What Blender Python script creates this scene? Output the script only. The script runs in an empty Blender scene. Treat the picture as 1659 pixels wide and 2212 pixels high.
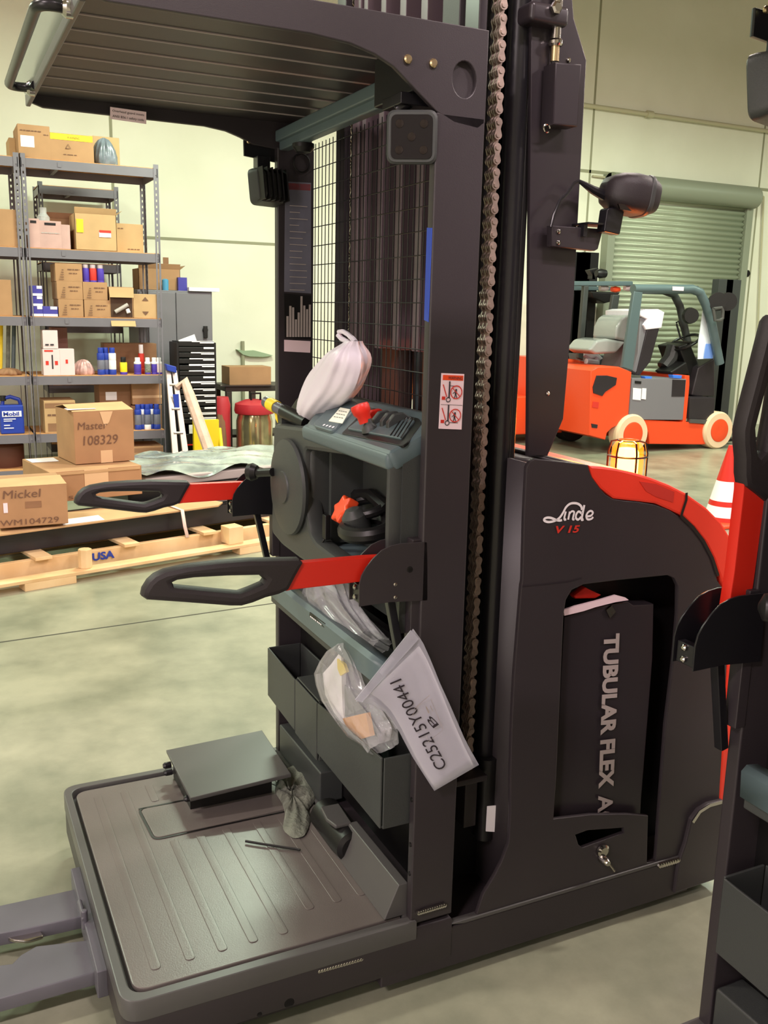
import bpy, bmesh, math, random
from mathutils import Vector, Matrix
random.seed(4)
D=bpy.data; SC=bpy.context.scene; COL=SC.collection
V=Vector; PI=math.pi
# ---------------------------------------------------------------- camera (full frame 1659 x 2212)
YAW,PIT,ROL=math.radians(25.807),math.radians(12.167),math.radians(1.309)
FP=2010.5; CAM=V((0,0,1.6))
fw=V((math.sin(YAW)*math.cos(PIT),math.cos(YAW)*math.cos(PIT),-math.sin(PIT)))
rt0=V((math.cos(YAW),-math.sin(YAW),0)); up0=rt0.cross(fw)
rt=rt0*math.cos(ROL)+up0*math.sin(ROL); up=-rt0*math.sin(ROL)+up0*math.cos(ROL)
cd=D.cameras.new('camera'); cam=D.objects.new('camera',cd); COL.objects.link(cam); SC.camera=cam
cam.matrix_world=Matrix(((rt.x,up.x,-fw.x,CAM.x),(rt.y,up.y,-fw.y,CAM.y),(rt.z,up.z,-fw.z,CAM.z),(0,0,0,1)))
cd.sensor_fit='VERTICAL'; cd.sensor_height=36; cd.lens=FP/2212*36; cd.clip_start=.02; cd.clip_end=200
def P(p,x=None,y=None,z=None,pl=None):
    """measured point of the photograph -> point on a real plane of the place"""
    d=fw*FP+rt*(p[0]-829.5)-up*(p[1]-1106)
    if pl: t=(pl[0]-CAM).dot(pl[1])/d.dot(pl[1])
    elif x is not None: t=(x-CAM.x)/d.x
    elif y is not None: t=(y-CAM.y)/d.y
    else: t=(z-CAM.z)/d.z
    return CAM+d*t
def PP(pts,**k): return [P(p,**k) for p in pts]
def Z(ox,oy,s,pts): return [(ox+a*s,oy+b*s) for a,b in pts]
# ---------------------------------------------------------------- materials
def lin(c): return tuple(((v/255)/12.92 if v/255<=.04045 else ((v/255+.055)/1.055)**2.4) for v in c)
def mat(name,col,rough=.5,metal=0,var=0,scale=6,bump=0,bscale=60,emit=None,es=0,trans=0,alpha=1,ior=1.45,coat=0,col2=None,spec=None):
    m=D.materials.new(name); m.use_nodes=True; nt=m.node_tree; b=nt.nodes['Principled BSDF']
    c=lin(col); b.inputs['Base Color'].default_value=(*c,1); b.inputs['Roughness'].default_value=rough; b.inputs['Metallic'].default_value=metal
    b.inputs['IOR'].default_value=ior
    if spec is not None: b.inputs['Specular IOR Level'].default_value=spec
    tc=nt.nodes.new('ShaderNodeTexCoord')
    if var or col2:
        n=nt.nodes.new('ShaderNodeTexNoise'); n.inputs['Scale'].default_value=scale; n.inputs['Detail'].default_value=5
        nt.links.new(tc.outputs['Object'],n.inputs['Vector'])
        r=nt.nodes.new('ShaderNodeValToRGB'); r.color_ramp.elements[0].position=.35; r.color_ramp.elements[1].position=.68
        c2=lin(col2) if col2 else tuple(min(1,v*(1+var)) for v in c); c1=c if col2 else tuple(v*(1-var) for v in c)
        r.color_ramp.elements[0].color=(*c1,1); r.color_ramp.elements[1].color=(*c2,1)
        nt.links.new(n.outputs['Fac'],r.inputs['Fac']); nt.links.new(r.outputs['Color'],b.inputs['Base Color'])
    if bump:
        n2=nt.nodes.new('ShaderNodeTexNoise'); n2.inputs['Scale'].default_value=bscale; n2.inputs['Detail'].default_value=3
        nt.links.new(tc.outputs['Object'],n2.inputs['Vector'])
        bm=nt.nodes.new('ShaderNodeBump'); bm.inputs['Strength'].default_value=bump; bm.inputs['Distance'].default_value=.01
        nt.links.new(n2.outputs['Fac'],bm.inputs['Height']); nt.links.new(bm.outputs['Normal'],b.inputs['Normal'])
    if emit: b.inputs['Emission Color'].default_value=(*lin(emit),1); b.inputs['Emission Strength'].default_value=es
    if trans: b.inputs['Transmission Weight'].default_value=trans
    if alpha<1: b.inputs['Alpha'].default_value=alpha
    if coat: b.inputs['Coat Weight'].default_value=coat; b.inputs['Coat Roughness'].default_value=.1
    return m
M={}
M['paint']=mat('dark_grey_paint',(50,45,48),.42,bump=.05,bscale=500,var=.06,scale=3)
M['paint2']=mat('anthracite_plastic',(58,61,60),.45,bump=.08,bscale=400)
M['tealgrey']=mat('control_panel_plastic',(84,100,104),.38,bump=.06,bscale=500)
M['black']=mat('black_plastic',(20,19,20),.4)
M['blackm']=mat('satin_black_metal',(24,23,27),.3)
M['handle']=mat('soft_black_rubber_grip',(38,33,35),.5,bump=.12,bscale=600)
M['mast']=mat('mast_steel_paint',(46,41,45),.3,var=.1,scale=2)
M['mat']=mat('grooved_rubber_floor_mat',(106,100,96),.3,var=.1,scale=4,bump=.05,bscale=300)
M['rim']=mat('platform_rim_paint',(80,79,78),.35)
M['rail']=mat('mast_rail_paint',(100,86,92),.35)
M['hoodred']=mat('hood_red_paint',(240,62,42),.35)
M['red']=mat('signal_red_paint',(205,38,24),.4)
M['orange']=mat('orange_red_truck_paint',(232,78,38),.35)
M['chrome']=mat('chrome_steel',(190,185,180),.15,metal=1)
M['bolt']=mat('zinc_bolt',(200,180,140),.3,metal=1)
M['chain']=mat('greased_chain_steel',(178,160,150),.38,metal=.7,var=.2,scale=30)
M['white']=mat('white_print',(240,235,238),.5)
M['lgrey']=mat('light_grey_print',(172,162,158),.5)
M['redprint']=mat('red_print',(205,50,38),.5)
M['pinkpaper']=mat('pale_sticker',(240,215,222),.5)
M['steel']=mat('fork_steel_grey',(92,91,98),.38,var=.12,scale=5)
M['silver']=mat('silver_sticker',(112,112,126),.35,metal=.1,var=.15,scale=4)
M['glass']=mat('lamp_glass',(26,23,25),.22,spec=.3)
M['lens']=mat('led_reflector',(60,54,54),.2,metal=.9)
M['beacon']=mat('lit_amber_beacon',(255,200,90),.3,emit=(255,190,70),es=24)
M['amber']=mat('amber_lens',(255,110,20),.15,alpha=.45,emit=(255,80,8),es=2.5)
M['polyc']=mat('clear_visor',(190,202,188),.15,alpha=.7)
M['lcd']=mat('lcd_display',(225,225,205),.3,emit=(230,228,205),es=.35)
M['card']=mat('corrugated_cardboard',(168,128,92),.8,var=.08,scale=5)
M['card2']=mat('pale_cardboard',(188,152,110),.8,var=.08,scale=5)
M['card3']=mat('brown_cardboard',(140,102,74),.8,var=.1,scale=5)
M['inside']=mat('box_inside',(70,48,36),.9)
M['tape']=mat('parcel_tape',(214,178,138),.35)
M['pink']=mat('pinkish_white_carton',(222,200,200),.6,var=.04)
M['wood']=mat('pine_wood',(210,172,122),.7,col2=(234,206,160),scale=3)
M['osb']=mat('shelf_particle_board',(200,146,94),.8,var=.12,scale=20)
M['shelf']=mat('grey_shelving_steel',(112,108,116),.45,var=.04)
M['shelfd']=mat('shelving_steel_back',(92,90,92),.5)
M['cab']=mat('grey_cabinet_steel',(118,116,122),.4)
M['paper']=mat('white_paper',(240,236,240),.7)
M['pen']=mat('marker_ink',(112,80,62),.8)
M['ink']=mat('dark_print_ink',(50,44,50),.8)
M['blue']=mat('royal_blue_plastic',(38,62,160),.4)
M['bluetape']=mat('blue_masking_tape',(48,76,175),.6)
M['purple']=mat('purple_blue_print',(72,52,160),.5)
M['yellow']=mat('yellow_plastic',(245,215,40),.5)
M['alu']=mat('brushed_aluminium',(190,178,170),.4,metal=.7)
M['plast']=mat('clear_polythene',(235,238,240),.18,alpha=.34,bump=.6,bscale=25,coat=.6)
M['plast2']=mat('thin_crinkled_polythene',(225,225,232),.12,alpha=.3,bump=.9,bscale=40,coat=1)
M['wrap']=mat('silvery_stretch_wrap',(175,185,180),.15,metal=.35,bump=.9,bscale=9,coat=.6,var=.5,scale=4)
M['bag']=mat('white_plastic_bag',(232,224,236),.35,bump=.25,bscale=14)
M['bagdoc']=mat('milky_zip_bag',(215,215,230),.2,alpha=.4,coat=.5)
M['cloth']=mat('grey_green_rag',(120,124,112),.95,var=.25,scale=18,bump=.8,bscale=60)
M['rubber']=mat('black_rubber',(28,26,26),.7)
M['tyre']=mat('non_marking_cream_tyre',(226,200,165),.7)
M['conc']=None
def wallmat():
    m=mat('painted_tilt_up_wall',(224,224,204),.75,col2=(232,232,214),scale=1.2,bump=.06,bscale=30)
    return m
M['wall']=wallmat()
M['ceil']=mat('ceiling_insulation',(158,134,112),.8)
M['soffit']=mat('olive_soffit',(150,138,112),.8)
M['shutter']=mat('galvanised_green_grey_shutter',(170,178,155),.4,metal=.25)
M['shutterd']=mat('shutter_hood_steel',(140,146,128),.45)
M['pipe']=mat('cream_painted_pipe',(190,185,155),.5)
m=mat('polished_concrete_floor',(120,125,106),.3,col2=(162,163,140),scale=2.2,bump=.03,bscale=8); M['conc']=m
nt=m.node_tree; n=[q for q in nt.nodes if q.type=='TEX_NOISE'][0]; n.inputs['Detail'].default_value=10; n.inputs['Roughness'].default_value=.62
# ---------------------------------------------------------------- mesh builder
WL={}
def finish(o,parent,m,bev=0,seg=2,ang=32,smooth=True,me=None):
    me=o.data; vs=me.vertices
    if len(vs):
        lo=V((min(v.co.x for v in vs),min(v.co.y for v in vs),min(v.co.z for v in vs)))
        hi=V((max(v.co.x for v in vs),max(v.co.y for v in vs),max(v.co.z for v in vs)))
        c=(lo+hi)/2 if parent is not None else V(((lo.x+hi.x)/2,(lo.y+hi.y)/2,lo.z))
    else: c=V((0,0,0))
    me.transform(Matrix.Translation(-c))
    if parent is not None: o.parent=parent; o.location=c-WL[parent]
    else: o.location=c
    WL[o]=c
    me.materials.clear(); me.materials.append(m)
    if smooth:
        for p in me.polygons: p.use_smooth=True
        if not bev: me.set_sharp_from_angle(angle=math.radians(ang))
    if bev:
        md=o.modifiers.new('bevel','BEVEL'); md.width=bev; md.segments=seg; md.limit_method='ANGLE'; md.angle_limit=math.radians(32)
        w=o.modifiers.new('wn','WEIGHTED_NORMAL')
    return o
class G:
    def __init__(s): s.bm=bmesh.new()
    def add(s,vs,fs):
        b=[s.bm.verts.new(v) for v in vs]
        for f in fs:
            try: s.bm.faces.new([b[i] for i in f])
            except ValueError: pass
        return s
    def box(s,x0,x1,y0,y1,z0,z1,T=None):
        vs=[V((x,y,z)) for z in(z0,z1) for y in(y0,y1) for x in(x0,x1)]
        if T: vs=[T@v for v in vs]
        return s.add(vs,[(0,2,3,1),(4,5,7,6),(0,1,5,4),(2,6,7,3),(0,4,6,2),(1,3,7,5)])
    def prism(s,pts,ext):
        n=len(pts); ext=V(ext); vs=[V(p) for p in pts]+[V(p)+ext for p in pts]
        nrm=sum(((vs[i]-vs[0]).cross(vs[(i+1)%n]-vs[0]) for i in range(1,n-1)),V((0,0,0)))
        fl=nrm.dot(ext)>0
        f=[tuple(range(n))[::-1],tuple(range(n,2*n))]+[(i,(i+1)%n,n+(i+1)%n,n+i) for i in range(n)]
        if not fl: f=[q[::-1] for q in f]
        return s.add(vs,f)
    def tube(s,pts,r,n=10,cap=True,rr=None):
        pts=[V(p) for p in pts]; N=len(pts); vs=[];up_=None
        for i,p in enumerate(pts):
            t=(pts[min(i+1,N-1)]-pts[max(i-1,0)]).normalized()
            if up_ is None: up_=V((0,0,1)) if abs(t.z)<.9 else V((0,1,0))
            a=t.cross(up_).normalized(); b=a.cross(t).normalized(); up_=b
            R=rr[i] if rr else r
            for k in range(n):
                w=2*PI*k/n+PI/n; vs.append(p+a*R*math.cos(w)+b*R*math.sin(w))
        fs=[(i*n+k,i*n+(k+1)%n,(i+1)*n+(k+1)%n,(i+1)*n+k) for i in range(N-1) for k in range(n)]
        if cap: fs+=[tuple(range(n))[::-1],tuple((N-1)*n+k for k in range(n))]
        fs=[f[::-1] for f in fs]
        return s.add(vs,fs)
    def cyl(s,a,b,r,n=24,r2=None): return s.tube([a,b],r,n,rr=[r,r if r2 is None else r2])
    def lathe(s,c,ax,prof,n=24):
        """prof: list of (radius, distance along ax)"""
        ax=V(ax).normalized(); a=ax.cross(V((0,0,1)) if abs(ax.z)<.9 else V((1,0,0))).normalized(); b=ax.cross(a)
        vs=[V(c)+ax*h+(a*math.cos(2*PI*k/n)+b*math.sin(2*PI*k/n))*r for r,h in prof for k in range(n)]
        N=len(prof)
        fs=[(i*n+k,i*n+(k+1)%n,(i+1)*n+(k+1)%n,(i+1)*n+k) for i in range(N-1) for k in range(n)]+[tuple(range(n))[::-1],tuple((N-1)*n+k for k in range(n))]
        return s.add(vs,fs)
    def grid(s,rows):
        n=len(rows[0]); vs=[V(p) for r in rows for p in r]
        return s.add(vs,[(i*n+k,i*n+k+1,(i+1)*n+k+1,(i+1)*n+k) for i in range(len(rows)-1) for k in range(n-1)])
    def done(s,name,m,parent=None,bev=0,seg=2,ang=32,solid=0,sub=0,recalc=False):
        if recalc: bmesh.ops.recalc_face_normals(s.bm,faces=s.bm.faces)
        me=D.meshes.new(name); s.bm.to_mesh(me); s.bm.free()
        o=D.objects.new(name,me); COL.objects.link(o)
        finish(o,parent,M[m] if isinstance(m,str) else m,bev,seg,ang)
        if solid: q=o.modifiers.new('solid','SOLIDIFY'); q.thickness=solid
        if sub: q=o.modifiers.new('sub','SUBSURF'); q.levels=sub; q.render_levels=sub
        return o
def frame(n,u=None):
    w=V(n).normalized()
    if u is None: u=V((0,0,1)).cross(w) if abs(w.z)<.9 else V((1,0,0))
    u=(V(u)-w*V(u).dot(w)).normalized(); v=w.cross(u)
    return u,v,w
def mat4(u,v,w,o): return Matrix(((u.x,v.x,w.x,o.x),(u.y,v.y,w.y,o.y),(u.z,v.z,w.z,o.z),(0,0,0,1)))
def sheet(name,loops,n,thick,m,parent=None,bev=0,front=True):
    """flat plate with holes; loops[0] outer outline on its front face; n faces the viewer of that face"""
    u,v,w=frame(n); o0=V(loops[0][0]); cu=D.curves.new(name,'CURVE'); cu.dimensions='2D'; cu.fill_mode='BOTH'
    cu.extrude=max(thick/2-bev,.0002); cu.bevel_depth=bev; cu.bevel_resolution=1 if bev else 0; cu.offset=-bev
    for L in loops:
        sp=cu.splines.new('POLY'); sp.points.add(len(L)-1); sp.use_cyclic_u=True
        for q,p in zip(sp.points,L): d=V(p)-o0; q.co=(d.dot(u),d.dot(v),0,1)
    t=D.objects.new('t',cu); COL.objects.link(t); dg=bpy.context.evaluated_depsgraph_get()
    me=D.meshes.new_from_object(t.evaluated_get(dg)); D.objects.remove(t)
    me.name=name; me.transform(mat4(u,v,w,o0-w*(thick/2)))
    o=D.objects.new(name,me); COL.objects.link(o)
    return finish(o,parent,M[m] if isinstance(m,str) else m)
def rrect(pts,r,seg=5):
    """round the corners of a polygon (list of vectors)"""
    out=[];n=len(pts)
    for i in range(n):
        p=V(pts[i]);rr=r[i] if isinstance(r,(list,tuple)) else r
        if rr<=0: out.append(p);continue
        a=(V(pts[i-1])-p);b=(V(pts[(i+1)%n])-p);ra=min(rr,a.length*.49);rb=min(rr,b.length*.49)
        A=p+a.normalized()*ra;B=p+b.normalized()*rb
        for k in range(seg+1):
            t=k/seg; out.append(A*(1-t)**2+p*2*t*(1-t)+B*t*t)
    return out
def text(name,s,p0,u,v,m,parent=None,ext=.0006,shear=0,bold=0,fit=None,lift=.0008):
    """lettering fitted in the parallelogram p0, p0+u, p0+v"""
    cu=D.curves.new(name,'FONT'); cu.body=s; cu.extrude=0; cu.shear=shear; cu.offset=bold; cu.resolution_u=3
    t=D.objects.new('t',cu); COL.objects.link(t); dg=bpy.context.evaluated_depsgraph_get()
    me=D.meshes.new_from_object(t.evaluated_get(dg)); D.objects.remove(t)
    xs=[q.co.x for q in me.vertices]; ys=[q.co.y for q in me.vertices]
    x0,x1,y0,y1=min(xs),max(xs),min(ys),max(ys); u=V(u);v=V(v);w=u.cross(v).normalized()
    for q in me.vertices: q.co=V(p0)+u*((q.co.x-x0)/(x1-x0))+v*((q.co.y-y0)/(y1-y0))+w*lift
    me.name=name; o=D.objects.new(name,me); COL.objects.link(o)
    return finish(o,parent,M[m] if isinstance(m,str) else m)
def strokes(name,lines,w,m,parent,n,lift=.001):
    """drawn strokes: lines of world points, flat ribbons of width w lying on a surface with normal n"""
    g=G(); n=V(n).normalized()
    for L in lines:
        ww=w
        if isinstance(L,tuple): L,ww=L
        L=[V(p)+n*lift for p in L]; rows=[]
        for i,p in enumerate(L):
            t=(L[min(i+1,len(L)-1)]-L[max(i-1,0)]).normalized(); a=n.cross(t).normalized()
            q=ww[i] if isinstance(ww,list) else ww
            rows.append([p-a*q/2,p+a*q/2])
        g.grid(rows)
    o=g.done(name,m,parent); return o
def smooth_(L,n=5):
    L=[V(p) for p in L]; out=[]
    for i in range(len(L)-1):
        a,b,c,d=L[max(i-1,0)],L[i],L[i+1],L[min(i+2,len(L)-1)]
        for k in range(n):
            t=k/n; out.append(.5*((2*b)+(c-a)*t+(2*a-5*b+4*c-d)*t*t+(3*b-a-3*c+d)*t**3))
    return out+[L[-1]]
def root(name,label,cat,loc,group=None):
    o=D.objects.new(name,None); COL.objects.link(o); o.location=loc; o.empty_display_size=.1; WL[o]=V(loc)
    return tag(o,label,cat,group)
def tag(o,label,cat,group=None,kind=None):
    if label: o['label']=label
    if cat: o['category']=cat
    if group: o['group']=group
    if kind: o['kind']=kind
    return o
def lab(o,l): o['label']=l; return o
def struct(o): o['kind']='structure'; return o
def arc(c,r,a0,a1,n,u,v): return [V(c)+V(u)*r*math.cos(a0+(a1-a0)*i/n)+V(v)*r*math.sin(a0+(a1-a0)*i/n) for i in range(n+1)]
X_,Y_,Z_=V((1,0,0)),V((0,1,0)),V((0,0,1))
# ================================================================ ORDER PICKER
YN,YF=1.717,2.69      # outer near and far side of the truck
def truck():
    T=root('order_picker','dark grey order picker truck with its orange-red guard arms lowered, standing in the middle','order picker',(1.0,2.2,0))
    # --- operator platform
    def rr(x0,x1,y0,y1,z,r=.05): return rrect([V((x0,y0,z)),V((x1,y0,z)),V((x1,y1,z)),V((x0,y1,z))],[r,0,0,r],7)
    o=sheet('platform_tray',[rr(.258,1.036,YN-.004,YF+.002,.172)],Z_,.11,'paint',T,bev=.006)
    o=sheet('platform_rim',[rr(.256,.938,YN-.006,YF+.004,.192),rr(.278,.918,YN+.02,YF-.022,.192,.04)],Z_,.05,'rim',T,bev=.003)
    fm=sheet('floor_mat',[rr(.288,.915,YN+.034,YF-.034,.186,.038)],Z_,.012,'mat',T,bev=.003)
    g=G()
    for i,x in enumerate((.345,.421,.495,.567,.64,.728,.80,.865)):
        y0=1.80 if i<5 else 1.86
        if i in(2,3,4,5,6): parts=[(y0,2.29),(2.51,2.62)] if i<3 else [(y0,2.29)]
        else: parts=[(y0,2.61)] if i<2 else [(y0,2.5)]
        for a,b in parts:
            g.prism(rrect([V((x-.011,a,.1858)),V((x+.011,a,.1858)),V((x+.011,b,.1858)),V((x-.011,b,.1858))],.011),(0,0,.0022))
    g.done('mat_rib','mat',fm,bev=.0012,seg=1)
    h=sheet('hatch_cover',[rrect(PP([(303,1748),(336,1810),(640,1742),(590,1695)],z=.19),.02)],Z_,.004,'mat',fm,bev=.0015)
    strokes('hatch_joint',[rrect(PP([(299,1748),(333,1814),(644,1747),(592,1690)],z=.1875),.022)+[P((299,1748),z=.1875)]],.006,'black',fm,Z_,.0006)
    # --- chassis
    g=G(); g.box(.33,.86,YN+.028,YF-.03,.03,.07); g.done('platform_chassis','paint',T,bev=.004)
    g=G(); g.box(.85,1.80,YN-.002,YF,.034,.145); g.done('side_skirt','paint',T,bev=.004)
    g=G(); g.prism([V((1.07,YN-.004,.145)),V((1.80,YN-.004,.145)),V((1.80,YN-.004,.155)),V((1.02,YN-.004,.155))],(0,.02,0)); g.done('skirt_ledge','rim',T,bev=.002)
    g=G()
    for i in range(9):
        c=P((1425+i*5,1869-i*1.4),y=YN-.006); g.lathe(c-Y_*.002,Y_,[(.001,-.004),(.007,-.002),(.008,.003)],8)
    g.done('weld_seam','chrome',T); g=G()
    for i in range(12): g.lathe(P((905+i*5,1972-i*1.5),y=YN-.006),Y_,[(.001,-.004),(.0055,-.002),(.006,.003)],8)
    g.done('weld_seam','chrome',T); g=G()
    for i in range(16): g.lathe(P((690+i*6,2098-i*1.7),y=YN-.002),Y_,[(.001,-.004),(.0045,-.002),(.006,.003)],8)
    g.done('weld_seam','chrome',T)
    g=G(); g.cyl(V((.62,YN-.004,.075)),V((.62,YN+.03,.075)),.012); g.done('jack_socket','blackm',T); g=G(); g.cyl(V((.55,YN-.004,.07)),V((.55,YN+.03,.07)),.006); g.done('jack_socket','blackm',T)
    # wheels under the body
    for x in (.62,1.62,):
        g=G(); g.lathe(V((x,2.2,.055)) if x<1 else V((x,2.2,.115)),Y_,[(.02,-.12),(.052 if x<1 else .113,-.12),(.054 if x<1 else .115,-.1),(.054 if x<1 else .115,.1),(.052 if x<1 else .113,.12),(.02,.12)],32); g.done('drive_wheel','rubber',T)
    # --- forks
    for far in (1,0):
        if far: out=PP([(-40,1964),(172,1918),(166,1983),(60,2006),(-40,2024)],z=.09)
        else: out=PP([(-40,2098),(26,2081),(45,2062),(78,2043),(178,2036),(207,2100),(100,2130),(-40,2165)],z=.09)
        out=[V((p.x if p.x<.2 else max(p.x,.262),p.y,.09)) for p in out]
        if not far: out[0]=V((-.02,2.10,.09));out[-1]=V((-.02,1.968,.09))
        F=sheet('fork',[out],Z_,.035,'steel',T,bev=.004)
        y0=2.195 if far else 1.975; 
        g=G(); g.box(-.9,-.015,y0,y0+.125,.056,.09); g.done('fork_blade_tip','steel',F,bev=.004)
    g=G(); g.box(.236,.262,1.93,2.37,.05,.12); g.cyl(V((.236,2.12,.13)),V((.236,2.20,.13)),.006); g.cyl(V((.238,2.128,.10)),V((.238,2.128,.15)),.008); g.done('fork_carriage','steel',T,bev=.003)
    pd=sheet('hook_tongue',[rrect(PP([(12,2022),(85,2007),(96,2022),(60,2033),(25,2030)],z=.075),.01)],Z_,.008,'chrome',T,bev=.002)
    # --- cabin posts
    g=G(); g.box(.925,1.037,YN,YN+.026,.18,1.985); near=g.done('cabin_post','paint',T,bev=.004)
    g=G(); g.box(.925,1.037,YF-.03,YF,.18,2.05); far=g.done('cabin_post','paint',T,bev=.004)
    g=G()
    for zz in (.31,.385,.50):
        g.lathe(V((.9245,YN+.013,zz)),X_,[(.002,-.003),(.005,-.002),(.006,.002)],12)
    g.done('post_bolt','black',near)
    # big side plates of the guard
    side=Z(600,0,.30139,[(-120,-70),(285,0),(840,95),(1130,155),(1515,225),(1500,640),(1480,790),(1430,800),(1250,770),(1160,710),(1100,650),(1000,555),(920,480),(860,435),(770,380),(660,330),(560,300),(420,280),(200,240),(0,212),(-300,190),(-900,80),(-1300,20),(-1420,-30)])
    L0=PP(side,y=YN)
    hole=arc(P((1002,182),y=YN),.027,0,2*PI,24,X_,Z_)[:-1]
    hole=[V(p) for p in hole]
    L0=[V((p.x,YN,p.z)) for p in L0]
    L0=[p if p.x<.92 or p.z>2.1 else p for p in L0]
    # clean outline in metres
    top=2.147
    L=[V((.262,YN,2.135)),V((.30,YN,top)),V((1.037,YN,top)),V((1.037,YN,1.975)),V((1.02,YN,1.962)),V((.965,YN,1.968)),V((.925,YN,1.985)),V((.88,YN,2.018)),V((.83,YN,2.055)),V((.79,YN,2.072)),V((.74,YN,2.084)),V((.66,YN,2.09)),V((.30,YN,2.09)),V((.275,YN,2.098)),V((.262,YN,2.115))]
    sp=sheet('guard_side_plate',[L,[V((.985+.027*math.cos(a),YN,2.05+.034*math.sin(a))) for a in [2*PI*k/24 for k in range(24)]]],-Y_,.012,'paint',T,bev=.002)
    G().lathe(V((.985,YN+.014,2.05)),-Y_,[(.03,0),(.036,.001),(.036,.003),(.01,.002)],24).done('recess_disc','paint',sp)
    for p in ((880,128),(935,137)):
        g=G(); c=P(p,y=YN); g.lathe(c,-Y_,[(.0085,0),(.0085,.004),(.006,.007)],16); g.done('bolt','bolt',sp)
    L2=[V((p.x,YF,p.z)) for p in L]
    L2=[V((.262,YF,2.135)),V((.30,YF,top)),V((1.037,YF,top)),V((1.037,YF,2.04)),V((.93,YF,2.045)),V((.86,YF,2.052)),V((.82,YF,2.068)),V((.78,YF,2.080)),V((.72,YF,2.087)),V((.30,YF,2.09)),V((.275,YF,2.098)),V((.262,YF,2.115))]
    sheet('guard_side_plate',[L2],Y_,.012,'paint',T,bev=.002)
    # roof with folded ribs
    rf=G(); rf.box(.262,1.03,YN+.012,YF-.012,2.118,2.130); roof=rf.done('guard_roof','paint',T,bev=.002)
    g=G(); 
    for i in range(8):
        y=1.80+i*.108
        if i==0: continue
        g.box(.275,.99,y,y+.004,2.1155,2.119)
    g.done('roof_rib','lgrey',roof)
    g=G(); g.box(.258,.27,YN+.012,YF-.012,2.088,2.13); g.done('roof_front_edge','rim',roof,bev=.003)
    # clear visor above the front edge and chrome bar
    g=G(); g.prism([V((.262,YN+.06,2.105)),V((.262,YF-.03,2.105)),V((.222,YF-.06,2.155)),V((.222,YN+.09,2.155))],(.006,0,.002)); g.done('visor','polyc',T,bev=.001)
    bp=rrect([V((.262,2.50,2.098)),V((.205,2.505,2.098)),V((.205,1.835,2.104)),V((.262,1.835,2.104))],.035,6)
    bar=G().tube(bp,.0105,14).done('grab_bar','blackm',T)
    lab(bar,'dark bent grab bar on the guard front')
    g=G(); g.lathe(V((.245,2.502,2.098)),X_,[(.013,0),(.018,.006),(.018,.018)],16); g.done('bar_flange','chrome',bar); g=G(); g.lathe(V((.245,1.835,2.104)),X_,[(.013,0),(.018,.006),(.018,.018)],16); g.done('bar_flange','chrome',bar)
    l=PP([(238,231),(316,242),(316,268),(238,257)],pl=(V((0,YF-.05,2.1)),V((0,-1,-.9)).normalized()))
    q=sheet('guard_label',[l],V((0,-1,-.9)),.0012,'pinkpaper',T); lab(q,'small white notice sticker')
    nn=V((0,-1,-.9)).normalized()
    uu=l[1]-l[0]; vv=l[0]-l[3]
    text('label_print','Overhead guard meets',l[3]+uu*.06+vv*.58,uu*.88,vv*.26,'ink',q)
    text('label_print','ANSI B56.1 safety code',l[3]+uu*.06+vv*.14,uu*.88,vv*.26,'ink',q)
    # --- rear cross bar with mesh
    a=V((.93,YF-.02,2.088)); 
    g=G(); g.box(.918,.948,YN+.19,YF-.028,2.062,2.092); g.box(.93,.96,YN+.17,YF-.028,2.04,2.068); cb=g.done('cross_bar','tealgrey',T,bev=.004)
    for i in range(6):
        g=G(); g.lathe(V((.933,1.97+.13*i,2.09)),Z_,[(.007,0),(.007,.004),(.005,.006)],12); g.done('bolt','bolt',cb)
    g=G(); g.box(.88,1.03,YN+.014,1.915,2.02,2.115); g.prism([V((.87,YN+.014,2.105)),V((1.03,YN+.014,2.105)),V((1.03,YN+.014,1.99)),V((.95,YN+.014,2.0))],(0,.1,0)); g.done('corner_gusset','blackm',T,bev=.003)
    g=G(); zt=2.065
    y=1.755
    while y<2.655:
        g.tube([V((1.035,y,1.28)),V((1.035,y,zt))],.0014,5); y+=.0262
    z=1.30
    while z<zt: g.tube([V((1.032,1.745,z)),V((1.032,2.66,z))],.0014,5); z+=.0535
    ms=g.done('mesh_screen','blackm',T); lab(ms,'black welded wire mesh screen')
    # dome light under bar
    g=G(); g.lathe(V((.95,2.52,2.04)),-Z_,[(.03,0),(.03,.01),(.02,.022),(.005,.026)],20); g.done('cab_lamp','black',T)
    # decals on far post
    def onfar(n,pts,m,t=.001,par=far): return sheet(n,[PP(pts,y=YF-.031)],-Y_,t,m,par)
    q=onfar('instruction_plate',[(616,392),(672,395),(672,634),(614,630)],'silver'); lab(q,'silver instruction plate')
    onfar('warning_header',[(617,395),(671,398),(671,412),(617,409)],'redprint',.002)
    onfar('dark_panel',[(614,634),(672,638),(671,733),(615,730)],'black',.002)
    g=G()
    rnd=random.Random(3)
    for x in range(619,670,6):
        h=rnd.randint(30,88); A=P((x,728),y=YF-.034);B=P((x+4.4,728-h),y=YF-.034)
        g.box(A.x,B.x,YF-.0345,YF-.033,A.z,B.z)
    g.done('chart_bar','lgrey',far)
    q=onfar('post_sticker',[(614,734),(671,737),(670,762),(614,759)],'pinkpaper')
    g=G()
    for y in range(440,625,14):
        A=P((626,y+4),y=YF-.033);B=P((626+rnd.randint(20,40),y+1),y=YF-.033); g.box(A.x,B.x,YF-.0332,YF-.032,min(A.z,B.z)-.0008,min(A.z,B.z)+.0012)
    g.done('plate_print','lgrey',far)
    c=P((652,352),y=YF-.032)
    g=G(); g.lathe(c+Y_*.004,-Y_,[(.028,0),(.028,.004),(.024,.005),(.022,.001),(.002,.001)],28); g.done('post_opening','black',far)
    # warning sticker on near post
    s4=PP([(954,806),(1003,808),(997,928),(948,926)],y=YN-.0015)
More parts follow.
